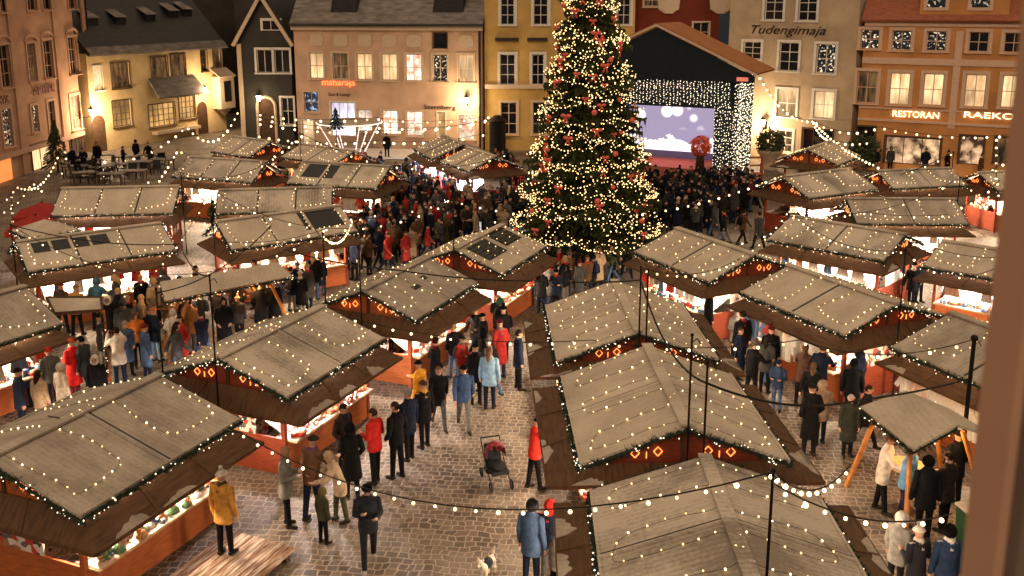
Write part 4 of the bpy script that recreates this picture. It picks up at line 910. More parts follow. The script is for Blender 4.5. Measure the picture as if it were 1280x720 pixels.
def hang_strings():
    p0 = atY(60, 520, 17.2)
    strings('string of big bulbs crossing the street low above the stroller', [p0, atY(300, 540, 18.4), POLE['B1a']], [.12, 1.05], .5, .042)
    strings('string of big bulbs crossing from the left row above the walkers to the right alley', [POLE['A2b']-Vector((0, 0, 2.1)), atY(738, 425, 22.5), atY(1000, 425, 21.5), POLE['C4']], [.35, .2, .35], .55, .045)
    strings('string of bulbs in front of the tree from the left row to the stage crowd', [POLE['A4a'], atY(790, 268, 36), stall_end('C8', 'a')+Vector((0, 0, 3.0))], [.3, .25], .75, .045)
    strings('string of bulbs sagging over the crowd from the black half roof to the left row', [POLE['D5a'], POLE['A4a']], [1.2], .75, .045)
    strings('string of bulbs along the eave of the black half roof', [stall_end('D5', 'a')+Vector((.8, -1.6, 2.6)), stall_end('D5', 'b')+Vector((.6, -1.2, 2.7)), POLE['A2b']], [.35, .5], .6, .045)
    strings('string of bulbs over the right row ending at the dark pole', [POLE['B1a'], atY(1064, 580, 14.5)], [.35], .42, .048)
    strings('short string of big bulbs dipping over the right alley beside the nearest stall', [POLE['B1a']+Vector((.05, .05, -.2)), atY(1190, 642, 13.5)], [.3], .5, .048)
    strings('string of bulbs hanging over the back roofs of the right row', [POLE['B3a'], POLE['C6a']], [1.0], .8, .042)
    # upper left, towards the cream house
    a = atY(75, 186, 62); b = atY(233, 157, 66); c = atY(298, 137, 72)
    strings('string of bulbs before the cream house ending in a loop', [a, b, c], [1.5, 1.6], .62, .050)
    strings('thick cluster of bulbs drooping before the pink house shop', [a, atY(20, 232, 50), atY(-30, 250, 46)], [1.0, .6], .8, .040)
    strings('second drooping string of bulbs before the pink house shop', [a+Vector((.4, 0, -.3)), atY(40, 226, 52), atY(-30, 262, 45)], [1.4, .8], .9, .040)
    d = atY(222, 186, 55)
    strings('string of bulbs looping over the white snowy roof', [d, atY(380, 166, 56)], [1.5], .5, .050)
    strings('short string of bulbs dangling in a hook shape', [d, atY(200, 222, 54), atY(183, 222, 54)], [.05, .5], .32, .050)
    strings('vertical strand of bulbs by the white snowy roof', [atY(276, 194, 50), atY(274, 234, 49)], [.0], .34, .050)
    strings('vertical strand of bulbs on the pole at the left edge', [atY(14, 240, 40), atY(18, 330, 38)], [.0], .38, .04)
    for i, (y0, y1, y2) in enumerate(((146, 158, 150), (141, 147, 145), (152, 163, 148), (168, 176, 166))):
        strings(('upper', 'topmost', 'middle', 'lowest')[i]+' string of bulbs along the front of the wide pink house', [atY(318, y0, 68), atY(470, y1, 67), atY(612, y2, 66)], [.3, .3], .85 if i < 3 else .7, .050)
    # upper right
    q = atY(1016, 150, 60)
    strings('string of bulbs from the stage roof corner to the beige house', [atY(948, 92, 57), q], [.8], .5, .050)
    strings('string of bulbs under the lit lettering of the orange house', [q, atY(1100, 158, 56), atY(1262, 168, 53)], [.5, .3], .62, .050)
    strings('string of bulbs over the small stall by the planter', [q, atY(1035, 173, 57), atY(1092, 176, 56)], [.25, .2], .4, .050)
    strings('string of bulbs sloping down in front of the dark shop window', [q, atY(1095, 206, 50), atY(1170, 216, 47), atY(1260, 200, 46)], [.3, .4, .5], .5, .050)
    strings('vertical strand of bulbs beside the window frame', [atY(1246, 168, 46), atY(1245, 232, 45)], [.0], .4, .050)
    strings('string of bulbs drooping over the brown roof below the lit board', [atY(1072, 272, 42), atY(1160, 262, 40), atY(1250, 225, 42)], [.2, .5], .6, .050)
    strings('string of bulbs along the ridge of the roof with three light loops', [atY(984, 270, 35), atY(1080, 265, 36), atY(1185, 268, 36)], [.1, .1], .55, .038)
    strings('string of bulbs along the roof edge beside the window frame', [atY(1130, 294, 31), atY(1245, 322, 30)], [.2], .5, .038)
    strings('string of bulbs over the crowd right of the tree', [atY(800, 290, 37), atY(900, 300, 36), atY(960, 292, 36)], [.2, .2], .9, .042)
    strings('string of bulbs low over the crowd before the white fronted stall', [atY(455, 262, 44), atY(560, 250, 44), atY(650, 268, 42)], [.3, .6], .9, .042)
    for lab, a, b, s_, sp_ in (('string of small bulbs over the left alley heads', atY(150, 372, 26), POLE['D5a'], .5, .6), ('string of small bulbs from the pole with dark squares to the left row', POLE['D2a'], POLE['A2b'], 1.4, .7),
            ('string of small bulbs over the tan roofs beside the terrace', POLE['D3b'], POLE['D10a'], 1.0, .8), ('string of small bulbs above the low beige roof', atY(190, 262, 41), atY(470, 268, 40), .7, .7),
            ('string of small bulbs across the back stalls left of the tree', POLE['D10a'], atY(640, 190, 50), 1.3, .8), ('string of small bulbs over the garment stall roof', POLE['C2b'], POLE['C6a'], .5, .6),
            ('string of small bulbs from the garment stall to the window frame', POLE['C2b'], atY(1255, 330, 24), .5, .6), ('string of small bulbs over the brown roofs at the right', POLE['C6a'], POLE['C7b'], .7, .65),
            ('string of small bulbs over the far right roofs', POLE['C7b'], atY(1255, 240, 40), .4, .65), ('string of small bulbs from the stage crowd to the lit lettering', stall_end('C8', 'a')+Vector((0, 0, 3.0)), POLE['C10b'], .9, .8)):
        strings(lab, [a, b], s_, sp_, .036)
    cablething('thick black power cable slung across the market above the street', [atY(355, 312, 27), atY(500, 338, 27), atY(690, 351, 26), POLE['B3a']-Vector((0, 0, .3))], [.1, .1, .05])
    cablething('thick black cable hanging from the right row to the dark pole', [POLE['B3a']-Vector((0, 0, .3)), POLE['B1b']-Vector((0, 0, .4)), G(1075, 500, 2.95), POLE['C4']-Vector((0, 0, .9))], [.5, .25, .05])
    cablething('black cable drooping over the roof with four dark squares', [POLE['D2a'], atY(225, 305, 31), POLE['A2a']], [.25, .3], .02)
    cablething('black cable drooping over the beer canopy', [atY(195, 366, 27), POLE['D5a']+Vector((3.4, -5, -.2))], [.4], .02)
hang_strings()
# ------------------------------------------------------------------ people
def V(*a): return Vector(a)
def limb(b, pts, rs, mi=0, seg=10):
    """rounded tapering tube"""
    pts = [Vector(p) for p in pts]; P = []; R = []
    d0 = (pts[0]-pts[1]).normalized(); P += [pts[0]+d0*rs[0]*.85, pts[0]+d0*rs[0]*.5]; R += [rs[0]*.35, rs[0]*.82]
    for i in range(len(pts)-1):
        for j in range(4):
            u = j/4; P.append(pts[i].lerp(pts[i+1], u)); R.append(rs[i]+(rs[i+1]-rs[i])*u)
    d1 = (pts[-1]-pts[-2]).normalized(); P += [pts[-1], pts[-1]+d1*rs[-1]*.5, pts[-1]+d1*rs[-1]*.85]; R += [rs[-1], rs[-1]*.82, rs[-1]*.35]
    b.tube(P, R, seg, mi)

def remesh_person(parts, voxel, name):
    """parts: list of (MB, material slot). One continuous skin over all of them, each face taking the slot of the nearest part."""
    b = MB(); trees = []
    for mb, mi in parts:
        b.raw([Vector(v) for v in mb.v], mb.f, 0)
        trees.append((BVHTree.FromPolygons([Vector(v) for v in mb.v], mb.f), mi))
    me = b.mesh(name+'_rough', []); o = bpy.data.objects.new(name+'_rough', me); COL.objects.link(o)
    md = o.modifiers.new('remesh', 'REMESH'); md.mode = 'VOXEL'; md.voxel_size = voxel; md.use_smooth_shade = True
    sm = o.modifiers.new('smooth', 'SMOOTH'); sm.factor = 0.5; sm.iterations = 2
    dg = bpy.context.evaluated_depsgraph_get(); out_ = bpy.data.meshes.new_from_object(o.evaluated_get(dg)); out_.name = name
    bpy.data.objects.remove(o); bpy.data.meshes.remove(me)
    out_.materials.clear()
    idx = []
    for p in out_.polygons:
        c = p.center; best = (9, 0)
        for t, mi in trees:
            r = t.find_nearest(c, 0.12)
            if r[0] is not None:
                d = r[3] if (c-r[0]).dot(r[1]) > 0 else -r[3]     # signed: the part that this face belongs to is the one it is deepest in
                if d < best[0]: best = (d, mi)
        idx.append(best[1])
    SL = [M_skin]*8
    for m in SL: out_.materials.append(m)
    out_.polygons.foreach_set('material_index', idx); out_.polygons.foreach_set('use_smooth', [True]*len(idx))
    return out_
M_skin = mat('skin', (0.48, 0.27, 0.18), rough=0.6, noise=0.08)
# slots: 0 skin, 1 coat, 2 trousers, 3 shoes, 4 gloves, 5 scarf or collar, 6 eyes, 7 lips

def hand(b_, wrist, d, palm_n, thumb_side, curl):
    """palm, four unequal bent fingers and a thumb"""
    d = d.normalized(); s = d.cross(palm_n).normalized(); n = s.cross(d).normalized()
    pc = wrist+d*.045
    limb(b_, [wrist-d*.01, pc-s*.016, pc+d*.03-s*.018], [.024, .026, .024], 0, 8); limb(b_, [wrist, pc+s*.016, pc+d*.03+s*.018], [.022, .026, .022], 0, 8)
    for i, ln in enumerate((.062, .072, .066, .05)):
        q = wrist+d*.080+s*(-.034+.0225*i)*1.0; k1 = q+(d*cos(curl)+n*sin(curl))*ln*.5; k2 = k1+(d*cos(curl*2)+n*sin(curl*2))*ln*.5
        limb(b_, [q-d*.02, q, k1, k2], [.0105, .0105, .0098, .0085], 0, 6)
    q = wrist+d*.03+s*thumb_side*.034; e1 = q+(s*thumb_side*.7+d*.7+n*.25).normalized()*.032; limb(b_, [q, e1, e1+(d*.9+n*.4).normalized()*.028], [.0125, .011, .0095], 0, 6)

def person_mesh(name, pose, voxel, coat='mid', hood=False, female=False):
    P = []
    lean = pose.get('lean', 0)           # forward lean of the trunk (towards -y)
    def T(p): p = Vector(p); k = max(0, p.z-.92); return V(p.x, p.y-k*lean, p.z-k*lean*lean*.4)
    # legs
    for s in (-1, 1):
        hp = V(s*.088, 0, .93); f = pose.get('leg', (0, 0))[0 if s < 0 else 1]; kb = pose.get('knee', (0, 0))[0 if s < 0 else 1]
        kn = hp+V(s*.008, -sin(f)*.43, -cos(f)*.43); an = kn+V(s*.004, -sin(f-kb)*.42, -cos(f-kb)*.42)
        b = MB(); limb(b, [hp, kn, an], [.092, .066, .052], 0, 12); P.append((b, 2))
        b = MB(); tilt = -(f-kb)*.5; fd = V(s*.16, -1, -sin(tilt)*.0).normalized()
        limb(b, [an+V(0, .035, -.035), an+fd*.05+V(0, 0, -.045), an+fd*.15+V(0, 0, -.055)], [.050, .046, .036], 0, 10); P.append((b, 3))
    # coat
    hem = {'short': .80, 'mid': .70, 'long': .46}[coat]; hw = {'short': .185, 'mid': .205, 'long': .235}[coat]; k = .93 if female else 1
    rings = [(hem-.02, hw*.86, .125), (hem, hw, .150), (.93, .190 if not female else .195, .145), (1.08, .170*k, .132), (1.22, .188*k, .140), (1.34, .200*k, .135), (1.42, .186*k, .115), (1.47, .125*k, .09), (1.505, .07, .068)]
    b = MB(); b.rings([(0, T((0, 0, z)).y, T((0, 0, z)).z, rx, ry) for z, rx, ry in rings], 20); P.append((b, 1))
    # collar, neck, head
    b = MB(); hc = T((0, -.015, 1.635)); ch = T((0, 0, 1.49)); limb(b, [ch, hc], [.060, .055], 0, 10); P.append((b, 0))
    b = MB(); b.rings([(ch.x, ch.y, ch.z-.035, .105, .10), (ch.x, ch.y-.005, ch.z, .098, .093), (ch.x, ch.y-.008, ch.z+.035, .078, .078)], 14); P.append((b, 5))
    hd = pose.get('head', (0, 0))        # pitch, yaw
    R = Euler((hd[0], 0, hd[1])).to_matrix().to_4x4()
    b = MB(); b.ball(hc, (.078, .094, .108), 14, 10, 0, R); b.ball(hc+R.to_3x3() @ V(0, -.032, -.052), (.054, .055, .058), 10, 7, 0, R)
    b.ball(hc+R.to_3x3() @ V(0, -.100, -.012), (.014, .022, .024), 8, 6, 0, R)
    for s in (-1, 1): b.ball(hc+R.to_3x3() @ V(s*.080, .008, -.005), (.012, .022, .032), 8, 6, 0, R)
    P.append((b, 0))
    b = MB()
    for s in (-1, 1): b.ball(hc+R.to_3x3() @ V(s*.031, -.088, .012), (.016, .012, .009), 8, 5, 0, R)
    P.append((b, 6)); b = MB(); b.ball(hc+R.to_3x3() @ V(0, -.091, -.050), (.024, .010, .008), 8, 5, 0, R); P.append((b, 7))
    # arms
    for s in (-1, 1):
        sh = T((s*.185*k, 0, 1.40)); el, wr = pose['arm'][0 if s < 0 else 1]
        el = sh+V(s*el[0], el[1], el[2]); wr = el+V(s*wr[0], wr[1], wr[2])
        b = MB(); limb(b, [sh, el, wr], [.072, .060, .048], 0, 12); P.append((b, 1))
        d = (wr-el).normalized(); b = MB(); pn = V(-s, 0, 0) if abs(d.z) > .6 else V(0, 0, 1)
        hand(b, wr+d*.02, d, pn if abs(d.z) > .6 else V(-s*.3, 0, 1), -1 if (s > 0) == (abs(d.z) > .6) else 1, .45); P.append((b, 4))
    return remesh_person(P, voxel, name), hc, R

def head_wear(kind, hc, R):
    b = MB(); R3 = R.to_3x3()
    def shell(rx, ry, rz, keep, c=(0, 0, 0), thick=.012):
        m = MB(); m.ball((0, 0, 0), (rx, ry, rz), 18, 14)
        fs = [f for f in m.f if keep(sum((Vector(m.v[i]) for i in f), Vector())/len(f))]
        used = sorted({i for f in fs for i in f}); mp = {i: k for k, i in enumerate(used)}
        vs = [hc+R3 @ (Vector(m.v[i])+Vector(c)) for i in used]; b.raw(vs, [tuple(mp[i] for i in f) for f in fs])
    if kind == 'beanie':
        shell(.090, .106, .122, lambda p: p.z > .022-.0*p.y and not (p.y < -.06 and p.z < .045)); b.tube([hc+R3 @ V(.092*cos(a), .108*sin(a), .035-.012*sin(a)) for a in [2*pi*i/18 for i in range(19)]], .013, 6, 0, False)
    elif kind == 'bobble':
        shell(.092, .108, .128, lambda p: p.z > .02 and not (p.y < -.06 and p.z < .045)); b.tube([hc+R3 @ V(.094*cos(a), .110*sin(a), .035-.012*sin(a)) for a in [2*pi*i/18 for i in range(19)]], .016, 6, 0, False); b.ball(hc+R3 @ V(0, .01, .165), .045, 8, 6)
    elif kind == 'short_hair':
        shell(.084, .101, .116, lambda p: (p.z > .03 and p.y > -.075) or (p.y > .0 and p.z > -.06))
    elif kind == 'long_hair':
        shell(.092, .108, .120, lambda p: (p.z > .045 and p.y > -.085) or (p.y > -.015 and p.z > -.09))
        limb(b, [hc+R3 @ V(0, .055, -.03), hc+R3 @ V(0, .085, -.16), hc+R3 @ V(0, .095, -.27)], [.075, .072, .045], 0, 10)
    elif kind == 'hood':
        shell(.108, .118, .132, lambda p: not (p.y < -.055 and abs(p.x) < .085 and p.z < .075 and p.z > -.13)); b.tube([hc+R3 @ V(.088*cos(a), -.072, -.025+.105*sin(a)) for a in [2*pi*i/16 for i in range(17)]], .018, 6, 0, False)
    elif kind == 'fur_hood':
        shell(.112, .122, .136, lambda p: not (p.y < -.05 and abs(p.x) < .088 and p.z < .08 and p.z > -.13))
        for i in range(150):
            a = rnd.uniform(0, 2*pi); c = hc+R3 @ V(.094*cos(a), -.075+rnd.uniform(-.02, .02), -.025+.112*sin(a)); needles(b, c, .02, 1, .05)
        b.tube([hc+R3 @ V(.094*cos(a), -.070, -.025+.112*sin(a)) for a in [2*pi*i/16 for i in range(17)]], .028, 6, 0, False)
    return b.mesh(kind, [M_skin], True)

DOWN = ((.055, .015, -.29), (.02, -.05, -.25)); POCKET = ((.085, .04, -.27), (-.06, -.14, -.17)); HOLD = ((.05, .02, -.28), (-.09, -.24, .03)); PHONE = ((.05, .0, -.27), (-.11, -.20, .10))
RAISE = ((.08, -.16, -.16), (-.09, -.12, .24)); SWF = ((.05, -.12, -.26), (.0, -.17, -.19)); SWB = ((.05, .15, -.24), (.02, .08, -.25)); REACH = ((.06, -.17, -.22), (-.03, -.25, -.02))
POSES = {
'stand': dict(arm=(DOWN, DOWN), leg=(.03, -.04)), 'pocket': dict(arm=(POCKET, POCKET), leg=(-.05, .06), head=(.1, .25)), 'hold': dict(arm=(HOLD, HOLD), leg=(.05, -.03), head=(.28, 0)),
'phone': dict(arm=(PHONE, HOLD), leg=(.26, -.24), knee=(.10, .26), head=(.35, 0)), 'walk': dict(arm=(SWF, SWB), leg=(-.36, .38), knee=(.25, .06), head=(.05, .1), lean=.04),
'photo': dict(arm=(RAISE, RAISE), leg=(-.06, .06), head=(0, 0)), 'reach': dict(arm=(REACH, DOWN), leg=(.12, -.14), lean=.10, head=(.2, -.2)), 'bend': dict(arm=(REACH, REACH), leg=(.20, -.10), knee=(.15, .05), lean=.30, head=(.35, 0)),
}
PROTO = {}
def proto(pose, coat, lod):
    k = (pose, coat, lod)
    if k not in PROTO: PROTO[k] = person_mesh('body_'+pose, POSES[pose], .0125 if lod == 'near' else .028, coat, female=coat == 'long' or pose in ('photo', 'bend'))
    return PROTO[k]
WEAR = {}
def cm(rgb, kind='cloth'):
    nm = '%s_%02x%02x%02x' % (kind, *[int(min(1, c)*255) for c in rgb])
    return mat(nm, rgb, rough=0.9, noise=0.3, scale=9, bump=0.9, spec=.08)
BLACK = (.006, .006, .007); NAVY = (.008, .012, .026); DENIM = (.05, .085, .16); GREY = (.10, .095, .09); BROWN = (.085, .045, .022); BEIGE = (.28, .20, .13); WHITE = (.50, .45, .40); RED = (.40, .020, .016); OLIVE = (.05, .05, .026)
MUST = (.46, .23, .05); LBLUE = (.20, .33, .48); ORANGE = (.50, .13, .02); MAROON = (.12, .016, .02); GREEN = (.03, .09, .05); PURPLE = (.12, .05, .14); PINK = (.5, .2, .22); TAN = (.30, .17, .075); BLOND = (.42, .28, .12); DKHAIR = (.02, .012, .008)
def person(label, pos, face, pose='stand', coat='mid', cc=BLACK, tr=BLACK, wear='beanie', wc=BLACK, h=1.75, gl=None, sc=None, shoes=(.02, .015, .012), lod=None, group=None, skin=None):
    """pos (x, y); face: direction looked at, degrees, 0 = towards the camera (-y), 90 = to the right (+x)"""
    lod = lod or ('near' if pos[1] < 24.5 else 'far')
    me, hc, R = proto(pose, coat, lod)
    z = pos[2] if len(pos) > 2 else 0.0
    t = thing('person', label, 'person', (pos[0], pos[1], z), radians(face), group); s = h/1.745; t.scale = (s, s, s)
    # feet on the ground
    o = link('body', me, t); lo_ = FLOOR.setdefault(me.name, min(v.co.z for v in me.vertices)); o.location.z = -lo_
    cols = [M_skin if not skin else skin, cm(cc, 'coat'), cm(tr, 'trousers'), cm(shoes, 'shoe'), cm(gl, 'glove') if gl else M_skin, cm(sc or cc, 'scarf'), M_eye, M_lip]
    for i, m in enumerate(cols): o.material_slots[i].link = 'OBJECT'; o.material_slots[i].material = m
    if wear:
        key = (wear, pose, coat, lod)
        if key not in WEAR: WEAR[key] = head_wear(wear, hc, R)
        nm = {'beanie': 'knitted_hat', 'bobble': 'bobble_hat', 'short_hair': 'hair', 'long_hair': 'hair', 'hood': 'hood', 'fur_hood': 'fur_hood'}[wear]
        w_ = link(nm, WEAR[key], t); w_.location.z = -lo_; w_.material_slots[0].link = 'OBJECT'; w_.material_slots[0].material = cm(wc, 'hair' if 'hair' in wear else 'knit')
    if lod == 'far' and group and rnd.random() < .3 and coat != 'long':
        if 'pack' not in WEAR:
            b = MB(); b.rings([(0, .20, .98, .13, .06), (0, .215, 1.02, .16, .085), (0, .205, 1.25, .155, .08), (0, .18, 1.36, .10, .05)], 12)
            for s_ in (-1, 1): b.tube([(s_*.09, .15, 1.36), (s_*.10, -.02, 1.47), (s_*.11, -.15, 1.34), (s_*.14, .02, 1.05)], .014, 5)
            WEAR['pack'] = b.mesh('backpack', [M_skin], True)
        k_ = link('backpack', WEAR['pack'], t); k_.material_slots[0].link = 'OBJECT'; k_.material_slots[0].material = cm(rnd.choice((BLACK, GREY, MAROON, NAVY, OLIVE)), 'pack')
    return t
FLOOR = {}
M_eye = mat('dark_eye', (.02, .012, .01), rough=.3, noise=0); M_lip = mat('lip', (.36, .13, .10), rough=.5, noise=0)
DECK_Z = .16

def near_people():
    def g(px, py, z=0): p = G(px, py, z); return (p.x, p.y, z)
    A = person
    A('woman seen from behind in a mustard parka and white bobble hat on the deck', g(283, 693, DECK_Z), 160, 'stand', 'mid', MUST, BLACK, 'bobble', WHITE, 1.78, lod='near', sc=BROWN)
    A('person in a grey coat and brown headscarf holding a snack near the deck', g(360, 658), 95, 'hold', 'mid', (.13, .125, .115), BLACK, 'hood', (.30, .16, .10), 1.78)
    A('man in a brown jacket and dark knitted hat seen from behind', g(392, 650), 150, 'reach', 'short', (.13, .07, .04), NAVY, 'beanie', (.03, .022, .02), 1.90, sc=PURPLE)
    A('child in a camouflage jacket between the adults', g(405, 680), 140, 'stand', 'short', OLIVE, BLACK, 'hood', (.10, .095, .03), 1.24)
    A('person in a beige hooded jacket bending towards the child', g(427, 652), -70, 'bend', 'mid', (.34, .25, .17), OLIVE, 'hood', (.40, .28, .18), 1.66)
    A('man in black with a knitted hat walking up while looking at his phone', g(462, 710), 12, 'phone', 'short', (.016, .018, .024), (.012, .014, .018), 'beanie', BLACK, 1.80, shoes=(.2, .19, .17))
    A('person in a long black hooded coat turned to the stall', g(441, 622), -160, 'pocket', 'long', BLACK, BLACK, 'hood', BLACK, 1.76)
    A('dark haired man facing out from beside the lit stall counter', g(432, 596), 60, 'pocket', 'mid', (.022, .016, .016), BLACK, 'short_hair', DKHAIR, 1.80)
    A('person in a bright red jacket buying at the stall', g(470, 604), -120, 'hold', 'short', RED, BLACK, 'short_hair', (.05, .03, .02), 1.82)
    A('man in a black leather jacket standing behind the red jacket', g(497, 598), -125, 'pocket', 'short', BLACK, BLACK, 'short_hair', (.03, .02, .015), 1.88)
    A('person in a dark navy coat with a grey knitted hat in the queue', g(512, 575), -130, 'stand', 'mid', NAVY, BLACK, 'beanie', (.22, .21, .20), 1.80)
    A('person in a black coat with a golden scarf carrying a paper bag', g(531, 560), -140, 'stand', 'mid', BLACK, BLACK, 'beanie', BROWN, 1.76, sc=MUST)
    A('woman in a black coat walking hand in hand with the man in blue', g(549, 534), 15, 'walk', 'mid', BLACK, (.05, .05, .055), 'long_hair', (.12, .06, .03), 1.72)
    A('man in a blue quilted jacket and dark cap walking down the street', g(580, 536), 8, 'walk', 'short', (.03, .055, .12), GREY, 'beanie', BLACK, 1.80)
    A('person in a light blue coat with dark trousers seen from behind', g(612, 511), 170, 'stand', 'mid', LBLUE, NAVY, 'long_hair', (.16, .09, .05), 1.74)
    A('person in black beside the light blue coat', g(595, 506), -150, 'pocket', 'mid', BLACK, BLACK, 'beanie', BLACK, 1.76)
    A('person in a dark navy jacket at the right row counter', g(648, 487), 100, 'stand', 'mid', NAVY, BLACK, 'short_hair', DKHAIR, 1.78)
    A('person in a red jacket at the right row counter above the red heart hat', g(668, 611), 110, 'reach', 'short', (.55, .03, .02), BLACK, 'beanie', BLACK, 1.72)
    A('person in a blue denim coat with dark hood at the lower counter', g(664, 735), 150, 'stand', 'mid', DENIM, NAVY, 'hood', (.02, .02, .025), 1.80, lod='near')
    A('child wearing a red heart shaped hat in front of the lower counter', g(686, 724), 165, 'stand', 'short', NAVY, GREY, 'fur_hood', RED, 1.62, sc=RED, lod='near')
    A('child in a grey patterned jacket below the red hat', g(694, 744), 120, 'stand', 'short', (.16, .14, .12), BLACK, 'beanie', (.12, .11, .10), 1.2, lod='near')
    # right alley
    A('woman in a cream coat at the small square canopy', g(1100, 640), 60, 'reach', 'mid', (.55, .47, .38), BLACK, 'short_hair', (.25, .12, .05), 1.82)
    A('person in a sky blue jacket leaning at the small square canopy', g(1128, 652), 40, 'reach', 'short', (.10, .24, .40), NAVY, 'short_hair', BROWN, 1.78)
    A('tall person in black with back turned under the small square canopy', g(1152, 676), 175, 'stand', 'mid', BLACK, BLACK, 'hood', BLACK, 1.86)
    A('person in a dark jacket behind the slanting log', g(1178, 664), -150, 'hold', 'mid', (.02, .017, .018), BLACK, 'short_hair', DKHAIR, 1.76)
    A('person in black at the far side of the small canopy', g(1190, 632), 190, 'pocket', 'mid', BLACK, BLACK, 'beanie', BLACK, 1.74)
    A('person in a grey jacket with a white fur hood low by the bin', g(1117, 742), 120, 'stand', 'mid', (.20, .19, .17), BLACK, 'fur_hood', WHITE, 1.64, lod='near')
    A('woman with a white fluffy hat and a lilac bag strap', g(1140, 765), -160, 'hold', 'mid', (.02, .02, .025), BLACK, 'bobble', (.62, .57, .52), 1.68, lod='near', sc=WHITE)
    A('person in a navy coat with a white hood at the bottom edge', g(1177, 772), 180, 'stand', 'mid', (.018, .032, .07), BLACK, 'hood', BLACK, 1.80, lod='near', sc=WHITE)
    A('tall person in a long black coat beside the beige fur hat', g(1010, 570), -165, 'pocket', 'long', BLACK, BLACK, 'beanie', (.02, .02, .02), 1.86)
    A('person in a beige fur hat walking beside the long black coat', g(1024, 556), -170, 'stand', 'mid', (.20, .14, .10), BLACK, 'fur_hood', BEIGE, 1.68)
    A('child in a long dark green coat with a light knitted hat', g(1058, 570), 0, 'stand', 'long', (.022, .026, .020), BLACK, 'beanie', (.30, .27, .24), 1.58)
    A('dark figure stepping behind the child in the green coat', g(1078, 560), 60, 'walk', 'mid', (.018, .014, .013), BLACK, 'short_hair', DKHAIR, 1.70)
    A('child in a blue jacket holding an orange toy in the right alley', g(970, 514), -30, 'hold', 'short', (.02, .035, .075), DENIM, 'beanie', NAVY, 1.46)
    A('person in a black puffer jacket browsing the hung garments', g(938, 502), 120, 'reach', 'short', BLACK, BLACK, 'bobble', (.10, .10, .10), 1.74)
    A('person in a grey coat browsing the hung garments', g(955, 492), 140, 'stand', 'mid', (.05, .05, .05), BLACK, 'long_hair', DKHAIR, 1.70)
    A('person in a brown coat leaning into the garment stall', g(1000, 505), 150, 'bend', 'mid', (.07, .035, .025), BLACK, 'long_hair', BROWN, 1.68)
    A('person in navy with dark hair before the white garments', g(1022, 510), 140, 'reach', 'mid', NAVY, BLACK, 'short_hair', DKHAIR, 1.80)
    A('person in a black hooded jacket before the striped garments', g(1062, 528), 165, 'stand', 'mid', BLACK, BLACK, 'hood', BLACK, 1.74)
    A('man in black looking at the glowing corner stall', g(884, 430), 100, 'stand', 'mid', BLACK, BLACK, 'short_hair', DKHAIR, 1.8)
    A('woman in grey turning from the glowing corner stall', g(918, 452), 20, 'hold', 'mid', (.12, .115, .11), BLACK, 'hood', (.08, .08, .08), 1.7)
    # left alley
    A('person in a white jacket raising a camera in the left alley', g(152, 484), -140, 'photo', 'mid', (.55, .48, .40), NAVY, 'short_hair', DKHAIR, 1.80)
    A('person in a long red coat and orange hat at the edge stall', g(96, 500), -120, 'hold', 'long', (.55, .02, .018), MAROON, 'beanie', (.55, .08, .02), 1.78)
    A('person in dark grey with black hair beside the red coat', g(112, 498), -100, 'reach', 'mid', (.025, .03, .034), BLACK, 'short_hair', BLACK, 1.82)
    A('person in an olive grey jacket and red hat before the edge stall', g(68, 512), -130, 'stand', 'short', (.08, .085, .07), NAVY, 'beanie', RED, 1.76)
    A('child in a blue jacket close to the white lit counter', g(41, 508), -110, 'stand', 'short', (.03, .06, .12), NAVY, 'beanie', MAROON, 1.3)
    A('person in a navy coat and dark cap walking past the edge stall', g(30, 542), 120, 'stand', 'mid', (.018, .026, .05), NAVY, 'beanie', BLACK, 1.76)
    A('person in a beige coat with a pink scarf behind the near roof', g(55, 540), 160, 'stand', 'mid', (.42, .30, .20), BROWN, 'long_hair', DKHAIR, 1.66, sc=PINK)
    A('person in a cream knitted hooded coat behind the near roof', g(82, 530), 150, 'stand', 'mid', (.45, .38, .30), BROWN, 'fur_hood', (.48, .41, .33), 1.66)
    A('woman with a white fur hood facing out over the near roof', g(125, 515), 10, 'stand', 'mid', BLACK, BLACK, 'fur_hood', (.55, .5, .45), 1.6)
    A('broad man in a tan brown coat in the left alley crowd', g(241, 444), 170, 'stand', 'mid', (.26, .12, .045), GREY, 'short_hair', DKHAIR, 1.84)
    A('woman in a long white hooded coat beside the tan brown coat', g(220, 452), 175, 'pocket', 'long', (.52, .45, .37), WHITE, 'hood', (.50, .43, .36), 1.66)
    A('person in navy with an orange hat in the left alley', g(196, 452), 150, 'hold', 'mid', NAVY, LBLUE, 'beanie', ORANGE, 1.72)
    A('person in an orange vest in the left alley', g(174, 458), 40, 'hold', 'short', (.42, .12, .02), BLACK, 'hood', BROWN, 1.72)
    A('broad person in black at the beer canopy', g(278, 428), 160, 'stand', 'mid', BLACK, BLACK, 'short_hair', DKHAIR, 1.84)
    A('person in black drinking at the beer canopy', g(300, 415), 140, 'hold', 'mid', BLACK, BLACK, 'beanie', BLACK, 1.8)
    A('person in an olive coat at the end of the beer canopy', g(326, 408), -140, 'hold', 'mid', (.06, .055, .03), BLACK, 'hood', (.3, .2, .1), 1.74)
    A('person with a red and white hat below the beer canopy', g(300, 425), 10, 'stand', 'mid', (.03, .03, .03), BLACK, 'bobble', BEIGE, 1.5)
    A('woman with a white fur collar facing out in the left alley', g(140, 436), 8, 'stand', 'mid', BLACK, BLACK, 'fur_hood', (.6, .54, .48), 1.74)
    A('person in dark clothes at the blazing white counter', g(80, 418), 170, 'reach', 'mid', (.05, .03, .025), BLACK, 'beanie', MAROON, 1.76)
    A('person in a tan jacket at the blazing white counter', g(98, 420), 165, 'reach', 'short', (.34, .18, .06), BLACK, 'beanie', (.25, .12, .04), 1.74)
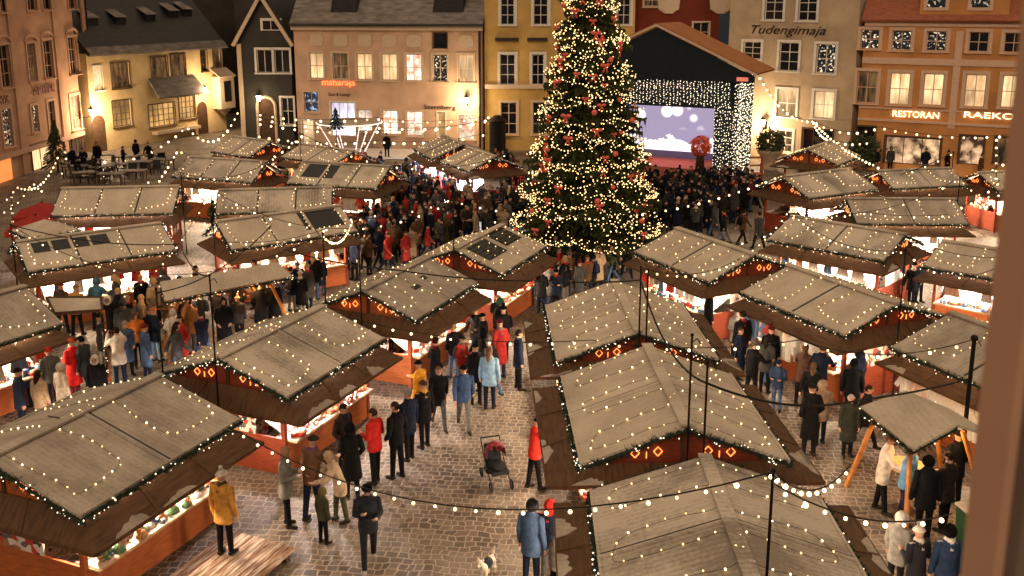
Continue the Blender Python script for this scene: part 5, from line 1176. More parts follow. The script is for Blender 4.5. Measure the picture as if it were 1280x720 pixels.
    A('person in a blue green jacket at the white counter end', g(124, 412), 175, 'reach', 'short', (.04, .12, .16), BLACK, 'hood', (.05, .1, .2), 1.78)
    # street end
    A('person in a green hood at the end of the left row', g(626, 440), -130, 'stand', 'mid', BLACK, BLACK, 'hood', (.03, .10, .07), 1.76)
    A('person in black before the glowing end counter', g(604, 462), -110, 'hold', 'mid', BLACK, BLACK, 'beanie', BLACK, 1.76)
    A('person in a yellow jacket at the left row counter', g(528, 530), -120, 'reach', 'short', (.45, .2, .02), BLACK, 'beanie', BLACK, 1.74)
near_people()

def clear_of_stalls(x, y, m=.25):
    for k, sx, sy, yaw, L, w_, he, r in STALLS:
        dx, dy = x-sx, y-sy; u = dx*cos(yaw)+dy*sin(yaw); v = -dx*sin(yaw)+dy*cos(yaw)
        if abs(u) < L/2-.2+m and abs(v) < w_-.1+m: return False
    return True
CROWD = [(o.location.x, o.location.y) for o in bpy.data.objects if o.name.startswith('person')]
def crowd(n, poly, dmin, label, group, faces, pal, seed, hats=('beanie', 'short_hair', 'hood', 'bobble', 'long_hair')):
    """n people standing inside a polygon of photograph ground pixels; those dressed alike share one label"""
    rr = random.Random(seed); P = [G(*p) for p in poly]; xs = [p.x for p in P]; ys = [p.y for p in P]; k = 0; tries = 0
    def inside(x, y):
        c = False; j = len(P)-1
        for i in range(len(P)):
            if (P[i].y > y) != (P[j].y > y) and x < (P[j].x-P[i].x)*(y-P[i].y)/(P[j].y-P[i].y)+P[i].x: c = not c
            j = i
        return c
    while k < n and tries < 9000:
        tries += 1; x = rr.uniform(min(xs), max(xs)); y = rr.uniform(min(ys), max(ys))
        if not inside(x, y) or not clear_of_stalls(x, y) or (x-TREE[0])**2+(y-TREE[1])**2 < 2.4 or any((x-a)**2+(y-b)**2 < dmin*dmin for a, b in CROWD): continue
        cname, cc = rr.choice(pal); CROWD.append((x, y)); wr = rr.choice(hats)
        wc = rr.choice((DKHAIR, (.08, .045, .02), BLOND, (.03, .02, .012))) if 'hair' in wr else rr.choice((BLACK, BLACK, NAVY, GREY, MAROON, WHITE, BROWN, BEIGE)) if wr != 'hood' else cc
        pose, coat = rr.choice([('stand', 'mid'), ('pocket', 'short'), ('hold', 'mid'), ('walk', 'mid'), ('pocket', 'long'), ('stand', 'long'), ('hold', 'short')])
        f = rr.choice(faces)+rr.uniform(-45, 45)
        person('person in a %s coat %s' % (cname, label), (x, y), f, pose, coat, cc, rr.choice((BLACK, BLACK, NAVY, DENIM, GREY)), wr, wc, rr.uniform(1.58, 1.88), sc=rr.choice((None, None, WHITE, RED, GREY, MAROON, BEIGE)), group='%s coats %s' % (cname, group)); k += 1
DARKS = [('black', BLACK)]*5+[('dark navy', NAVY)]*2+[('dark grey', (.04, .04, .04))]*2
MIX = DARKS+DARKS+[('brown', BROWN), ('grey', GREY), ('red', (.26, .02, .018)), ('beige', BEIGE), ('blue', DENIM), ('olive', OLIVE)]
crowd(62, [(440, 300), (500, 232), (640, 222), (668, 262), (650, 292), (560, 300), (470, 335)], .44, 'in the packed crowd left of the tree foot', 'in the crowd before the tree', (20, -60, 120, 180), MIX, 1)
crowd(48, [(790, 300), (800, 246), (935, 238), (950, 262), (905, 292), (960, 318), (880, 300)], .52, 'in the dense dark crowd watching the stage', 'in the crowd at the stage', (160, 190, 120, 60), DARKS+[('maroon', MAROON), ('brown', BROWN)], 2, ('beanie', 'short_hair', 'hood', 'beanie'))
crowd(30, [(650, 395), (680, 345), (790, 330), (790, 345), (690, 400)], .55, 'between the tree foot and the right row', 'at the tree foot', (0, 90, 180, -90), MIX+[('white', WHITE)], 3)
crowd(34, [(120, 470), (150, 400), (290, 390), (400, 375), (330, 425), (220, 480)], .62, 'in the busy left alley', 'in the left alley', (0, 90, 180, -90), MIX, 4)
crowd(14, [(345, 400), (420, 345), (440, 330), (420, 360), (380, 395)], .6, 'at the counters below the black half roof', 'below the black half roof', (150, 190, 60), MIX+[('blue', DENIM)], 5)
crowd(16, [(500, 240), (560, 205), (640, 215), (640, 235), (560, 245)], .6, 'in front of the blinding white stall', 'at the white stall', (170, 190, 20), DARKS, 6)
crowd(22, [(190, 330), (240, 250), (345, 205), (480, 215), (470, 262), (250, 330)], .8, 'in the gaps between the back left stalls', 'between the back left stalls', (0, 90, 180), MIX, 12)
crowd(9, [(540, 500), (600, 430), (640, 420), (650, 440), (610, 500)], .8, 'strolling at the head of the street', 'at the head of the street', (0, 180, 90), MIX, 7)
crowd(6, [(900, 470), (930, 430), (1080, 480), (1080, 540), (1000, 540)], .75, 'in the right alley among the garments', 'in the right alley', (0, 120, 180), DARKS, 8)
crowd(10, [(960, 330), (1100, 345), (1190, 400), (1150, 395)], .6, 'behind the right roofs', 'behind the right roofs', (0, 180), MIX, 9)
crowd(6, [(90, 205), (210, 198), (215, 215), (90, 225)], .9, 'among the terrace tables', 'at the terrace', (0, 90, 180), DARKS, 10)
crowd(6, [(1090, 210), (1250, 222), (1250, 235), (1090, 225)], .9, 'outside the lit shop', 'outside the lit shop', (0, 90, 180), MIX, 11)
person('lone dark figure on the snowy strip before the wide pink house', (G(484, 198).x, G(484, 198).y), 170, 'stand', 'mid', BLACK, BLACK, 'beanie', BLACK, 1.8)

def crowd_mass(label, poly, n_max, dmin, cols, seed, facing):
    """a far press of people that nobody could count: one object"""
    rr = random.Random(seed); P = [G(*q) for q in poly]; vs = []; fs = []; mi = []; n = 0; nc = len(cols)
    xs = [p.x for p in P]; ys = [p.y for p in P]
    for _ in range(9000):
        if n >= n_max: break
        x = rr.uniform(min(xs), max(xs)); y = rr.uniform(min(ys), max(ys)); c = False; j = len(P)-1
        for i in range(len(P)):
            if (P[i].y > y) != (P[j].y > y) and x < (P[j].x-P[i].x)*(y-P[i].y)/(P[j].y-P[i].y)+P[i].x: c = not c
            j = i
        if not c or not clear_of_stalls(x, y) or any((x-a)**2+(y-b)**2 < dmin*dmin for a, b in CROWD) or (x-TREE[0])**2+(y-TREE[1])**2 < 3: continue
        CROWD.append((x, y)); me = rr.choice(FARB); M = Matrix.Translation((x, y, 0)) @ Matrix.Rotation(radians(rr.choice(facing))+rr.uniform(-.7, .7), 4, 'Z') @ Matrix.Scale(rr.uniform(.88, 1.06), 4); o = len(vs); k = rr.randrange(nc); k2 = rr.randrange(nc); k3 = rr.randrange(2)
        vs += [tuple(M @ v.co) for v in me.vertices]
        for p in me.polygons: s = p.material_index; fs.append(tuple(i+o for i in p.vertices)); mi.append((nc if p.center.z < 1.66 and p.center.y < .02 else k2) if s == 0 else k3 if s in (2, 3) else nc if s == 4 else k)
        n += 1
    b = MB(); b.v = vs; b.f = fs; b.m = mi; o = b.obj('crowd', [cm(c, 'coat') for c in cols]+[M_skin], None, True)
    tag(o, label, 'crowd', kind='stuff')
FARB = [person_mesh('far_body', POSES[a], .045, c)[0] for a, c in (('stand', 'mid'), ('pocket', 'long'), ('hold', 'short'), ('walk', 'mid'), ('reach', 'short'))]
DK = [BLACK, NAVY, (.02, .016, .014), (.03, .03, .03)]
crowd_mass('dense dark press of people watching the concert stage', ((795, 296), (805, 244), (935, 238), (952, 262), (905, 290)), 110, .39, DK, 77, (180, 160, 200))
crowd_mass('dense press of people filling the square left of the tree foot', ((400, 350), (450, 300), (500, 232), (640, 222), (668, 262), (650, 300), (560, 322), (470, 350)), 120, .42, DK+[BROWN, GREY, (.30, .03, .025), BEIGE, (.06, .05, .04)], 78, (0, 90, 180, -60))
# ------------------------------------------------------------------ goods in the stalls
def goods_meshes():
    K = {}
    b = MB(); b.rings([(0, 0, 0, .05, .05), (0, 0, .02, .06, .06), (0, 0, .11, .06, .06), (0, 0, .14, .04, .04)], 10); b.rings([(0, 0, .141, .045, .045), (0, 0, .17, .045, .045)], 10, 1); K['honey_jar'] = (b, 'glazed jar')
    b = MB(); b.box((-.09, -.07, 0), (.09, .07, .11)); b.box((-.093, -.015, 0), (.093, .015, .113), 1); b.box((-.015, -.073, 0), (.015, .073, .114), 1); b.ball((0, 0, .125), .03, 6, 4, 1); K['gift_box'] = (b, 'gift box')
    b = MB(); b.ball((0, 0, .09), (.075, .06, .09), 10, 7); b.ball((0, -.01, .21), .06, 10, 7); b.ball((-.045, 0, .26), .022, 6, 4); b.ball((.045, 0, .26), .022, 6, 4); b.ball((-.08, -.03, .12), (.03, .03, .05), 6, 4); b.ball((.08, -.03, .12), (.03, .03, .05), 6, 4)
    b.ball((-.045, -.07, .03), (.035, .05, .03), 6, 4); b.ball((.045, -.07, .03), (.035, .05, .03), 6, 4); b.ball((0, -.065, .20), (.022, .02, .018), 6, 4, 1); K['plush_bear'] = (b, 'plush bear')
    b = MB(); b.rings([(0, 0, 0, .10, .10), (0, 0, .05, .105, .105), (0, 0, .10, .085, .085), (0, 0, .14, .04, .04), (0, 0, .15, .012, .012)], 12); b.ball((0, 0, .165), .032, 8, 5, 1); K['wool_hat'] = (b, 'knitted hat')
    b = MB(); b.rings([(0, 0, 0, .11, .09), (0, 0, .09, .14, .115)], 12)
    for i in range(9): b.ball((.035*((i % 3)-1)*1.7, .045*(i//3-1), .10), .042, 7, 5, 1)
    K['basket'] = (b, 'sweets basket')
    b = MB(); b.rings([(0, 0, 0, .035, .035), (0, 0, .09, .045, .045)], 10); b.tube([(.045, 0, .07), (.075, 0, .06), (.075, 0, .035), (.042, 0, .025)], .008, 5); b.rings([(0, 0, .0901, .04, .04), (0, 0, .093, .038, .038)], 10, 1); K['mug'] = (b, 'painted mug')
    b = MB(); b.box((-.05, -.05, 0), (.05, .05, .015), 1)
    for s in (-1, 1):
        for t in (-1, 1): b.box((s*.042-.006, t*.042-.006, .015), (s*.042+.006, t*.042+.006, .14), 1)
    b.rings([(0, 0, .14, .065, .065), (0, 0, .19, .01, .01)], 4, 1); b.rings([(0, 0, .015, .022, .022), (0, 0, .10, .018, .018)], 8); K['candle_lantern'] = (b, 'candle lantern')
    b = MB(); pts = [(0.09*cos(a), 0, .10+.09*sin(a)) for a in [2*pi*i/14 for i in range(15)]]; b.tube(pts, .032, 7, 0, False)
    for i in range(0, 14, 2): b.ball((pts[i][0], -.03, pts[i][2]), .018, 6, 4, 1)
    K['wreath'] = (b, 'small wreath')
    return K
GM = {}
def goods_mat(c): return mat('goods_%02x%02x%02x' % tuple(int(x*255) for x in c), c, rough=.6, noise=.12, scale=20)
GPAL = [((.62, .55, .45), (.5, .04, .03)), ((.55, .05, .03), (.7, .62, .5)), ((.66, .62, .58), (.15, .08, .05)), ((.40, .20, .08), (.6, .08, .04)), ((.25, .12, .06), (.6, .5, .35)), ((.10, .16, .28), (.6, .6, .6)), ((.06, .14, .06), (.55, .05, .03)), ((.65, .42, .30), (.3, .1, .05))]
CN = ['cream', 'red', 'white', 'tan', 'brown', 'blue', 'green', 'peach']
def build_goods():
    K = goods_meshes(); rr = random.Random(21); cache = {}
    def put(kind, ci, loc, rz, label, group, s=1.0):
        if (kind, ci) not in cache: cache[kind, ci] = K[kind][0].mesh(kind, [goods_mat(GPAL[ci][0]), goods_mat(GPAL[ci][1])], kind not in ('gift_box',))
        o = link(kind, cache[kind, ci], None, loc, rz, s); tag(o, label, kind.split('_')[-1], group); return o
    for k, x, y, yaw, L, w_, he, r in STALLS:
        M = Matrix.Translation((x, y, 0)) @ Matrix.Rotation(yaw, 4, 'Z'); bx, by = L/2-.32, w_-.42; far = y > 38
        kinds = rr.sample(list(K), 3); pal = rr.sample(range(8), 4)
        for sy in ((-1, 1) if k in ('A1', 'A2', 'A3', 'B1', 'B2', 'B3') else (-1,)):
            n = (30 if not far else 9) if sy < 0 or k[0] == 'B' else 6
            for i in range(n):
                kd = rr.choice(kinds); ci = rr.choice(pal); u = -bx+.25+(2*bx-.5)*(i+.5)/n; p = M @ Vector((u+rr.uniform(-.04, .04), sy*(by+rr.uniform(-.12, .20)), .916))
                put(kd, ci, p, yaw+rr.uniform(-.5, .5), '%s %s on the counter of the %s' % (CN[ci], K[kd][1], where(k)), '%s %s pieces on the counter of the %s' % (CN[ci], K[kd][1], where(k)), rr.uniform(.75, 1.15))
        for i in range(7 if not far else 4):
            kd = rr.choice(kinds); ci = rr.choice(pal); n = 7 if not far else 4; u = -bx+.5+(2*bx-1.0)*(i+.5)/n; zz = rr.choice((1.171, 1.521)); p = M @ Vector((u, -.13, zz))
            put(kd, ci, p, yaw+rr.uniform(-.4, .4), '%s %s on the back shelf of the %s' % (CN[ci], K[kd][1], where(k)), '%s %s pieces on the shelf of the %s' % (CN[ci], K[kd][1], where(k)), rr.uniform(.9, 1.2))
        # garments and scarves hung from the front beam
        ng = {'C2': 16, 'C3': 9, 'D10': 9, 'A1': 5, 'A2': 4, 'D5': 6, 'C1': 6, 'C6': 6, 'A3': 5, 'A4': 5, 'D2': 6, 'D1': 5}.get(k, 4 if not far else 2)
        if k in ('C5', 'D12', 'D11'): ng = 3
        for i in range(ng):
            ci = rr.choice((0, 1, 2, 2, 5, 7, 1) if k != 'D10' else (1, 1, 0, 2)); u = -bx+.2+(2*bx-.4)*(i+.5)/ng; ln = rr.uniform(.6, 1.0) if k in ('C2', 'C3', 'D10') else rr.uniform(.3, .55); wd = rr.uniform(.15, .26); long_ = ln > .62
            b = MB(); zt = he-.12; nn = 7
            prof = [(-wd+2*wd*j/nn, .028*sin(j*2.1+i)) for j in range(nn+1)]
            for (x0, y0), (x1, y1) in zip(prof, prof[1:]):
                b.poly([(x0, y0, -ln), (x1, y1, -ln), (x1*.75, y1*.5, 0), (x0*.75, y0*.5, 0)]); b.poly([(x0, y0+.012, -ln), (x0*.75, y0*.5+.012, 0), (x1*.75, y1*.5+.012, 0), (x1, y1+.012, -ln)])
            for sg in (-1, 1):
                if long_: b.slab([(sg*wd*.7, 0, -.03), (sg*(wd+.14), .0, -.42), (sg*(wd+.03), .0, -.46), (sg*wd*.6, 0, -.2)][::sg], .02)
            b.tube([(-wd*.75, .006, .01), (0, .006, .05), (wd*.75, .006, .01)], .008, 4, 1)
            nm = 'hung_jacket' if long_ else 'hung_scarf'; o = b.obj(nm, [goods_mat(GPAL[ci][0]), M_metal]); p = M @ Vector((u, -(w_+.10), zt-.30)); o.location = p; o.rotation_euler = (0, 0, yaw+rr.uniform(-.15, .15))
            tag(o, '%s %s hanging in the front of the %s' % (CN[ci], 'jacket' if long_ else 'scarf', where(k)), 'garment', '%s %s garments hung in the %s' % (CN[ci], 'long' if long_ else 'short', where(k)))
build_goods()

# ------------------------------------------------------------------ other things on the square
def canopy(label, A, B, C, D, posts, cat='canopy', logs=True, lamp=60, name='bar_canopy'):
    """open shelter: eave A-B, ridge D-C (world points), mirrored second slope, slanting log posts"""
    A, B, C, D = map(Vector, (A, B, C, D)); o = Vector(((A+B)/2+(C+D)/2)/2); o.z = 0
    t = thing(name, label, cat, o); back = lambda e, rdg: rdg+(rdg-e)*Vector((1, 1, 1))-Vector((0, 0, 2*(rdg.z-e.z)))
    E_, F_ = back(B, C), back(A, D)
    for q in ([A, B, C, D], [D, C, E_, F_]):
        b = MB(); b.slab([p-o for p in q], .05); b.obj('roof_slope', M_roofs[1], t)
    garland([A-o+Vector((0, 0, -.06)), B-o+Vector((0, 0, -.06))], t, .8)
    for e1, e2 in ((A, D), (B, C)): garland([e1-o+Vector((0, 0, -.06)), e2-o+Vector((0, 0, -.06))], t, .8)
    for p in (A, B, E_, F_):
        f = p-o; f.z = 0; f1 = f*.80; ft = f*.62+Vector((0, 0, p.z+.03)); b = MB(); b.tube([f1+f.normalized()*.42, ft], [.06, .05], 9); b.obj('log_post', M_log, t)
    for u in (.3, .7):
        c = (D-o).lerp(C-o, u)+Vector((0, 0, -.35)); b = MB(); b.ball(c, .05, 8, 6); b.tube([c+Vector((0, 0, .05)), c+Vector((0, 0, .33))], .008, 4, 1); b.obj('hanging_lamp', [M_lamp, M_wire], t)
        ld = bpy.data.lights.new('canopy_light', 'POINT'); ld.energy = lamp; ld.color = (1, .55, .22); ld.shadow_soft_size = .1; link('canopy_light', ld, t, c-Vector((0, 0, .1)))
    return t, o
M_log = mat('orange_varnished_log', (.36, .14, .035), rough=.5, noise=.25, scale=6)
def bar_table(label, p):
    t = thing('bar_table', label, 'table', p); b = MB(); b.rings([(0, 0, 1.02, .40, .40), (0, 0, 1.07, .40, .40)], 16); b.obj('table_top', M_wood, t)
    b = MB(); b.tube([(0, 0, .04), (0, 0, 1.02)], .07, 8); b.obj('leg', M_log, t); b = MB(); b.rings([(0, 0, 0, .28, .28), (0, 0, .05, .22, .22)], 12); b.obj('foot', M_beam, t)
    c = thing('candle_glass', 'small glowing candle glass on '+label.split(' ', 1)[1] if False else 'glowing candle glass on the '+label.replace('round ', '').replace(' at', ',', 1).replace('under the', 'of the').replace('long ', ''), 'candle', Vector(p)+Vector((.05, 0, 1.072))); b = MB(); b.rings([(0, 0, 0, .035, .035), (0, 0, .08, .045, .045)], 8); b.obj('glass', M_cand, c); b = MB(); b.ball((0, 0, .10), (.012, .012, .025), 6, 5); b.obj('flame', M_fairy, c)
M_cand = lampmat('amber_candle_glass', (1.0, .38, .08), 1.6, False)
def misc():
    # square canopy on the right, beer canopy on the left, small kiosk roof
    z0, z1 = 2.0, 2.4
    t, o = canopy('small square canopy with a snowy roof and slanting orange logs in the right alley', G(1075, 508, z0), G(1141, 562, z0), G(1197, 531, z1), G(1133, 488, z1), 4)
    bar_table('round bar table under the small square canopy', (o.x+.1, o.y+.1, 0))
    t, o = canopy('long beer canopy with snowy roof and slanting logs in the left alley', G(206, 376, z0), G(366, 345, z0), G(347, 328, z1), G(200, 352, z1), 4, lamp=110)
    bar_table('round bar table at the near end of the long beer canopy', (G(232, 418).x, G(232, 418).y, 0)); bar_table('round bar table at the far end of the long beer canopy', (G(322, 396).x, G(322, 396).y, 0))
    c = G(56, 282, 2.2); t = thing('kiosk', 'small kiosk with a light dotted tent roof by the red terrace', 'kiosk', (c.x, c.y, 0)); b = MB(); q = [Vector((1.0*a, 1.0*d, 2.0)) for a, d in ((-1, -1), (1, -1), (1, 1), (-1, 1))]; R = Matrix.Rotation(.8, 4, 'Z')
    for i in range(4): b.poly([R @ q[i], R @ q[(i+1) % 4], R @ Vector((0, 0, 2.45))])
    b.obj('roof', M_roofs[1], t)
    for p in q: b = MB(); pp = R @ (p*.9); b.box((pp.x-.05, pp.y-.05, 0), (pp.x+.05, pp.y+.05, 2.0)); b.obj('corner_post', M_red, t)
    b = MB(); b.box((-.8, -.8, .05), (.8, .8, .9), 0, R); b.obj('counter', M_orange, t)
    for i in range(4): garland([R @ q[i], R @ q[(i+1) % 4]], t, .6)
    # lean-to frame beside the edge stall with its lit post
    o = G(122, 470); t = thing('awning_frame', 'dark flat awning frame with a light wrapped post beside the edge stall', 'awning', o); P = [G(68, 392, 2.15), G(128, 388, 2.15), G(126, 372, 2.2), G(58, 372, 2.2)]
    b = MB(); b.slab([p-o for p in P], .05); b.obj('roof_sheet', M_roofs[1], t); b = MB()
    for p in P: b.bar(p-o, P[(P.index(p)+1) % 4]-o, .06, .08)
    b.obj('edge_beam', M_beam, t); b = MB(); f = P[1]-o; b.box((f.x-.05, f.y-.05, 0), (f.x+.05, f.y+.05, 2.15)); b.obj('post', M_orange, t); garland([(f.x, f.y-.07, 2.1), (f.x, f.y-.07, .2)], t, .9)
    # wooden deck
    P = G(372, 684, DECK_Z); Q = G(300, 652, DECK_Z); d = Vector((cos(1.177), sin(1.177), 0)); n_ = Vector((-d.y, d.x, 0)); wv = (Q-P).dot(n_); Ld = 4.4
    t = thing('wooden_deck', 'low plank deck dusted with snow beside the near stall', 'deck', (P.x, P.y, 0), 1.177)
    npl = 11
    for i in range(npl):
        y0 = wv*i/npl; b = MB(); b.box((-Ld, y0+.008, DECK_Z-.03), (0, y0+wv/npl-.008, DECK_Z)); b.obj('plank', M_deck, t)
    for xx in (-.3, -1.5, -2.7, -3.9): b = MB(); b.box((xx-.05, .02, 0), (xx+.05, wv-.02, DECK_Z-.032)); b.obj('joist', M_beam, t)
    # stroller
    p = G(620, 603); t = thing('stroller', 'black pushchair with a dotted dark red hood in the street', 'stroller', (p.x, p.y, 0), radians(18)); t.scale = (.9, .9, .9)
    hood = mat('dotted_red_hood', (.16, .012, .02), col2=(.45, .28, .26), thr=(.62, .66), scale=26, rough=.8)
    b = MB(); sh = MB(); sh.ball((0, .05, .80), (.27, .30, .30), 14, 10); b.raw([v for v in sh.v], [f for f in sh.f if sum(sh.v[i][1] for i in f)/len(f) > -.10 and sum(sh.v[i][2] for i in f)/len(f) > .72]); b.obj('hood', hood, t, True)
    b = MB(); b.slab([(-.22, -.42, .50), (.22, -.42, .50), (.22, .25, .42), (-.22, .25, .42)], .10); b.slab([(-.22, .22, .44), (.22, .22, .44), (.20, .36, .92), (-.20, .36, .92)], .05); b.obj('seat', cm((.02, .02, .022)), t)
    b = MB(); b.ball((0, -.16, .56), (.20, .30, .10), 12, 8); b.obj('foot_muff', cm((.02, .02, .022)), t, True)
    for s in (-1, 1):
        b = MB(); b.tube([(s*.25, -.45, .16), (s*.25, .15, .55), (s*.25, .52, 1.02)], .016, 6); b.tube([(s*.25, .40, .16), (s*.25, -.05, .45)], .016, 6); b.obj('frame_tube', M_metal, t)
        for yy in (-.45, .40):
            w0 = MB(); w0.tube([(s*.27+.02*s*0, yy+.115*cos(a), .135+.115*sin(a)) for a in [2*pi*i/16 for i in range(17)]], .022, 6, 0, False)
            for a in (0, 2.1, 4.2): w0.bar((s*.27, yy, .135), (s*.27, yy+.115*cos(a), .135+.115*sin(a)), .012)
            w0.obj('wheel', M_metal, t)
    b = MB(); b.tube([(-.25, .52, 1.02), (.25, .52, 1.02)], .02, 6); b.obj('handle', M_metal, t); b = MB(); b.box((-.2, .1, .2), (.2, .4, .3)); b.obj('basket', cm(BLACK), t)
    # dog
    p = G(610, 722); t = thing('dog', 'small white dog in a dark harness walking on the cobbles', 'dog', (p.x, p.y, 0), radians(-25)); parts = []
    b = MB(); limb(b, [(0, -.17, .33), (0, -.02, .33), (0, .15, .335)], [.085, .082, .070], 0, 12); limb(b, [(0, -.17, .34), (0, -.26, .43), (0, -.29, .47)], [.062, .052, .05], 0, 10)
    b.ball((0, -.31, .49), (.062, .07, .058), 12, 8); limb(b, [(0, -.34, .48), (0, -.42, .465)], [.036, .026], 0, 8)
    for s in (-1, 1):
        b.ball((s*.05, -.29, .545), (.018, .026, .034), 8, 6)
        limb(b, [(s*.05, -.17, .30), (s*.052, -.165-.02*s, .17), (s*.052, -.19-.04*s, .025)], [.042, .026, .022], 0, 8); limb(b, [(s*.052, .14, .30), (s*.055, .10+.02*s, .19), (s*.055, .19+.03*s, .12), (s*.055, .165+.03*s, .025)], [.056, .036, .022, .022], 0, 8)
    limb(b, [(0, .20, .37), (0, .26, .46), (.02, .25, .54)], [.028, .024, .014], 0, 8); parts.append((b, 0))
    b = MB(); b.ball((0, -.445, .47), .015, 6, 5); b.ball((-.03, -.365, .505), .011, 6, 5); b.ball((.03, -.365, .505), .011, 6, 5); parts.append((b, 6))
    me = remesh_person(parts, .009, 'body'); o = link('body', me, t); lo_ = min(v.co.z for v in me.vertices); o.location.z = -lo_
    for i in range(8): o.material_slots[i].link = 'OBJECT'; o.material_slots[i].material = M_fur if i == 0 else M_eye
    b = MB(); b.rings([(0, 0, -.10, .093, .098), (0, 0, 0, .096, .101), (0, 0, .10, .091, .095)], 14); hm = b.obj('harness', cm((.02, .025, .035)), t, True); hm.rotation_euler = (pi/2, 0, 0); hm.location = (0, -.06, .335-lo_)
    # green bin
    p = G(1222, 700); t = thing('wheelie_bin', 'green bin half hidden by the window frame', 'bin', (p.x, p.y, 0), .3); b = MB(); b.raw([(-.26, -.30, .08), (.26, -.30, .08), (.26, .30, .08), (-.26, .30, .08), (-.32, -.36, 1.0), (.32, -.36, 1.0), (.32, .36, 1.0), (-.32, .36, 1.0)], [(0, 3, 2, 1), (0, 1, 5, 4), (1, 2, 6, 5), (2, 3, 7, 6), (3, 0, 4, 7), (4, 5, 6, 7)]); b.obj('body', mat('green_plastic', (.03, .11, .045), rough=.5, noise=.1), t)
    b = MB(); b.slab([(-.34, -.38, 1.02), (.34, -.38, 1.02), (.34, .38, 1.10), (-.34, .38, 1.10)], .05); b.obj('lid', M_roofs[1], t)
    for s in (-1, 1): b = MB(); b.tube([(s*.20-.04, .27, .09), (s*.20+.04, .27, .09)], .09, 12); b.obj('wheel', M_metal, t)
    # red terrace parasols
    rm = mat('red_canvas', (.30, .018, .014), rough=.75, noise=.2)
    for i, (px, py) in enumerate(((52, 250), (44, 266))):
        p = G(px, py, 2.3); t = thing('parasol', ('big red terrace parasol farther from the kiosk', 'big red terrace parasol next to the kiosk')[i], 'parasol', (p.x, p.y, 0), .3); b = MB(); q = [Vector((1.05*a, .9*d, 1.75)) for a, d in ((-1, -1), (1, -1), (1, 1), (-1, 1))]
        for j in range(4): b.poly([q[j], q[(j+1) % 4], (0, 0, 2.2)]); b.poly([q[j], q[j]-Vector((0, 0, .22)), q[(j+1) % 4]-Vector((0, 0, .22)), q[(j+1) % 4]])
        b.obj('canopy', rm, t); b = MB(); b.tube([(0, 0, 0), (0, 0, 2.25)], .035, 8); b.obj('pole', M_metal, t)
    # terrace tables
    tab = None
    for i, (px, py) in enumerate(((95, 222), (112, 214), (128, 222), (130, 207), (150, 219), (160, 209), (178, 216), (186, 207), (203, 213), (108, 230), (140, 232), (168, 228))):
        p = G(px, py); lab = 'dark terrace table with snow on its top before the cream house'
        if tab is None:
            tab = thing('terrace_table', lab, 'table', (p.x, p.y, 0), .2, 'snowy terrace tables'); b = MB(); b.box((-.75, -.4, .70), (.75, .4, .735)); b.obj('table_top', M_beam, tab)
            b = MB(); b.box((-.72, -.37, .736), (.72, .37, .775)); b.obj('snow_layer', M_tile, tab)
            for sx in (-1, 1):
                for sy in (-1, 1): b = MB(); b.box((sx*.66-.03, sy*.32-.03, 0), (sx*.66+.03, sy*.32+.03, .70)); b.obj('leg', M_beam, tab)
        else: c = copy_tree(tab); c.location = (p.x, p.y, 0); c.rotation_euler.z = rnd.uniform(-.2, .5)
    ch = None
    for i in range(20):
        px = 90+rnd.uniform(0, 120); py = rnd.uniform(205, 230); p = G(px, py)
        if ch is None:
            ch = thing('terrace_chair', 'dark wicker chair on the terrace before the cream house', 'chair', (p.x, p.y, 0), 0, 'terrace chairs'); b = MB(); b.box((-.25, -.25, .40), (.25, .25, .46)); b.obj('seat', M_metal, ch); b = MB(); b.slab([(-.25, .22, .46), (.25, .22, .46), (.25, .30, .95), (-.25, .30, .95)], .04); b.obj('backrest', M_metal, ch)
            for sx in (-1, 1):
                for sy in (-1, 1): b = MB(); b.box((sx*.22-.02, sy*.22-.02, 0), (sx*.22+.02, sy*.22+.02, .40)); b.obj('leg', M_metal, ch)
        else: c = copy_tree(ch); c.location = (p.x, p.y, 0); c.rotation_euler.z = rnd.uniform(0, 6.28)
    # white lit pavilion and blue tree
    p = G(438, 192); t = thing('pavilion', 'round white pavilion outlined with white light before the wide pink house', 'pavilion', (p.x, p.y, 0)); wl = lampmat('white_light_tube', (1.0, .86, .78), 1.0, True)
    b = MB(); b.rings([(0, 0, 2.3, 2.3, 2.3), (0, 0, 2.36, 2.3, 2.3), (0, 0, 2.6, .3, .3)], 24); b.obj('roof', M_roofs[0], t)
    b = MB(); b.tube([(2.36*cos(a), 2.36*sin(a), 2.28) for a in [2*pi*i/24 for i in range(25)]], .04, 6, 0, False); b.obj('light_ring', wl, t)
    for i in range(6):
        a = 2*pi*i/6+.3; b = MB(); b.tube([(1.0*cos(a), 1.0*sin(a), 0), (2.2*cos(a), 2.2*sin(a), 2.25)], .035, 6); b.obj('lit_strut', wl, t)
    p2 = Vector((p.x-.5, p.y-2.6, 0)); t = thing('small_tree', 'small blue lit fir on a pole beside the white pavilion', 'tree', p2); b = MB(); b.tube([(0, 0, 0), (0, 0, 2.3)], .04, 6); b.obj('trunk', M_metal, t); b = MB()
    for k in range(5):
        z = 2.2+k*.28; R_ = .62-.11*k
        for i in range(12): a = 2*pi*i/12+k; b.poly([(0, 0, z+.34), (R_*cos(a-.22), R_*sin(a-.22), z), (R_*1.1*cos(a), R_*1.1*sin(a), z-.08), (R_*cos(a+.22), R_*sin(a+.22), z)])
    b.obj('crown', mat('blue_green_fir', (.015, .04, .07), noise=.3), t)
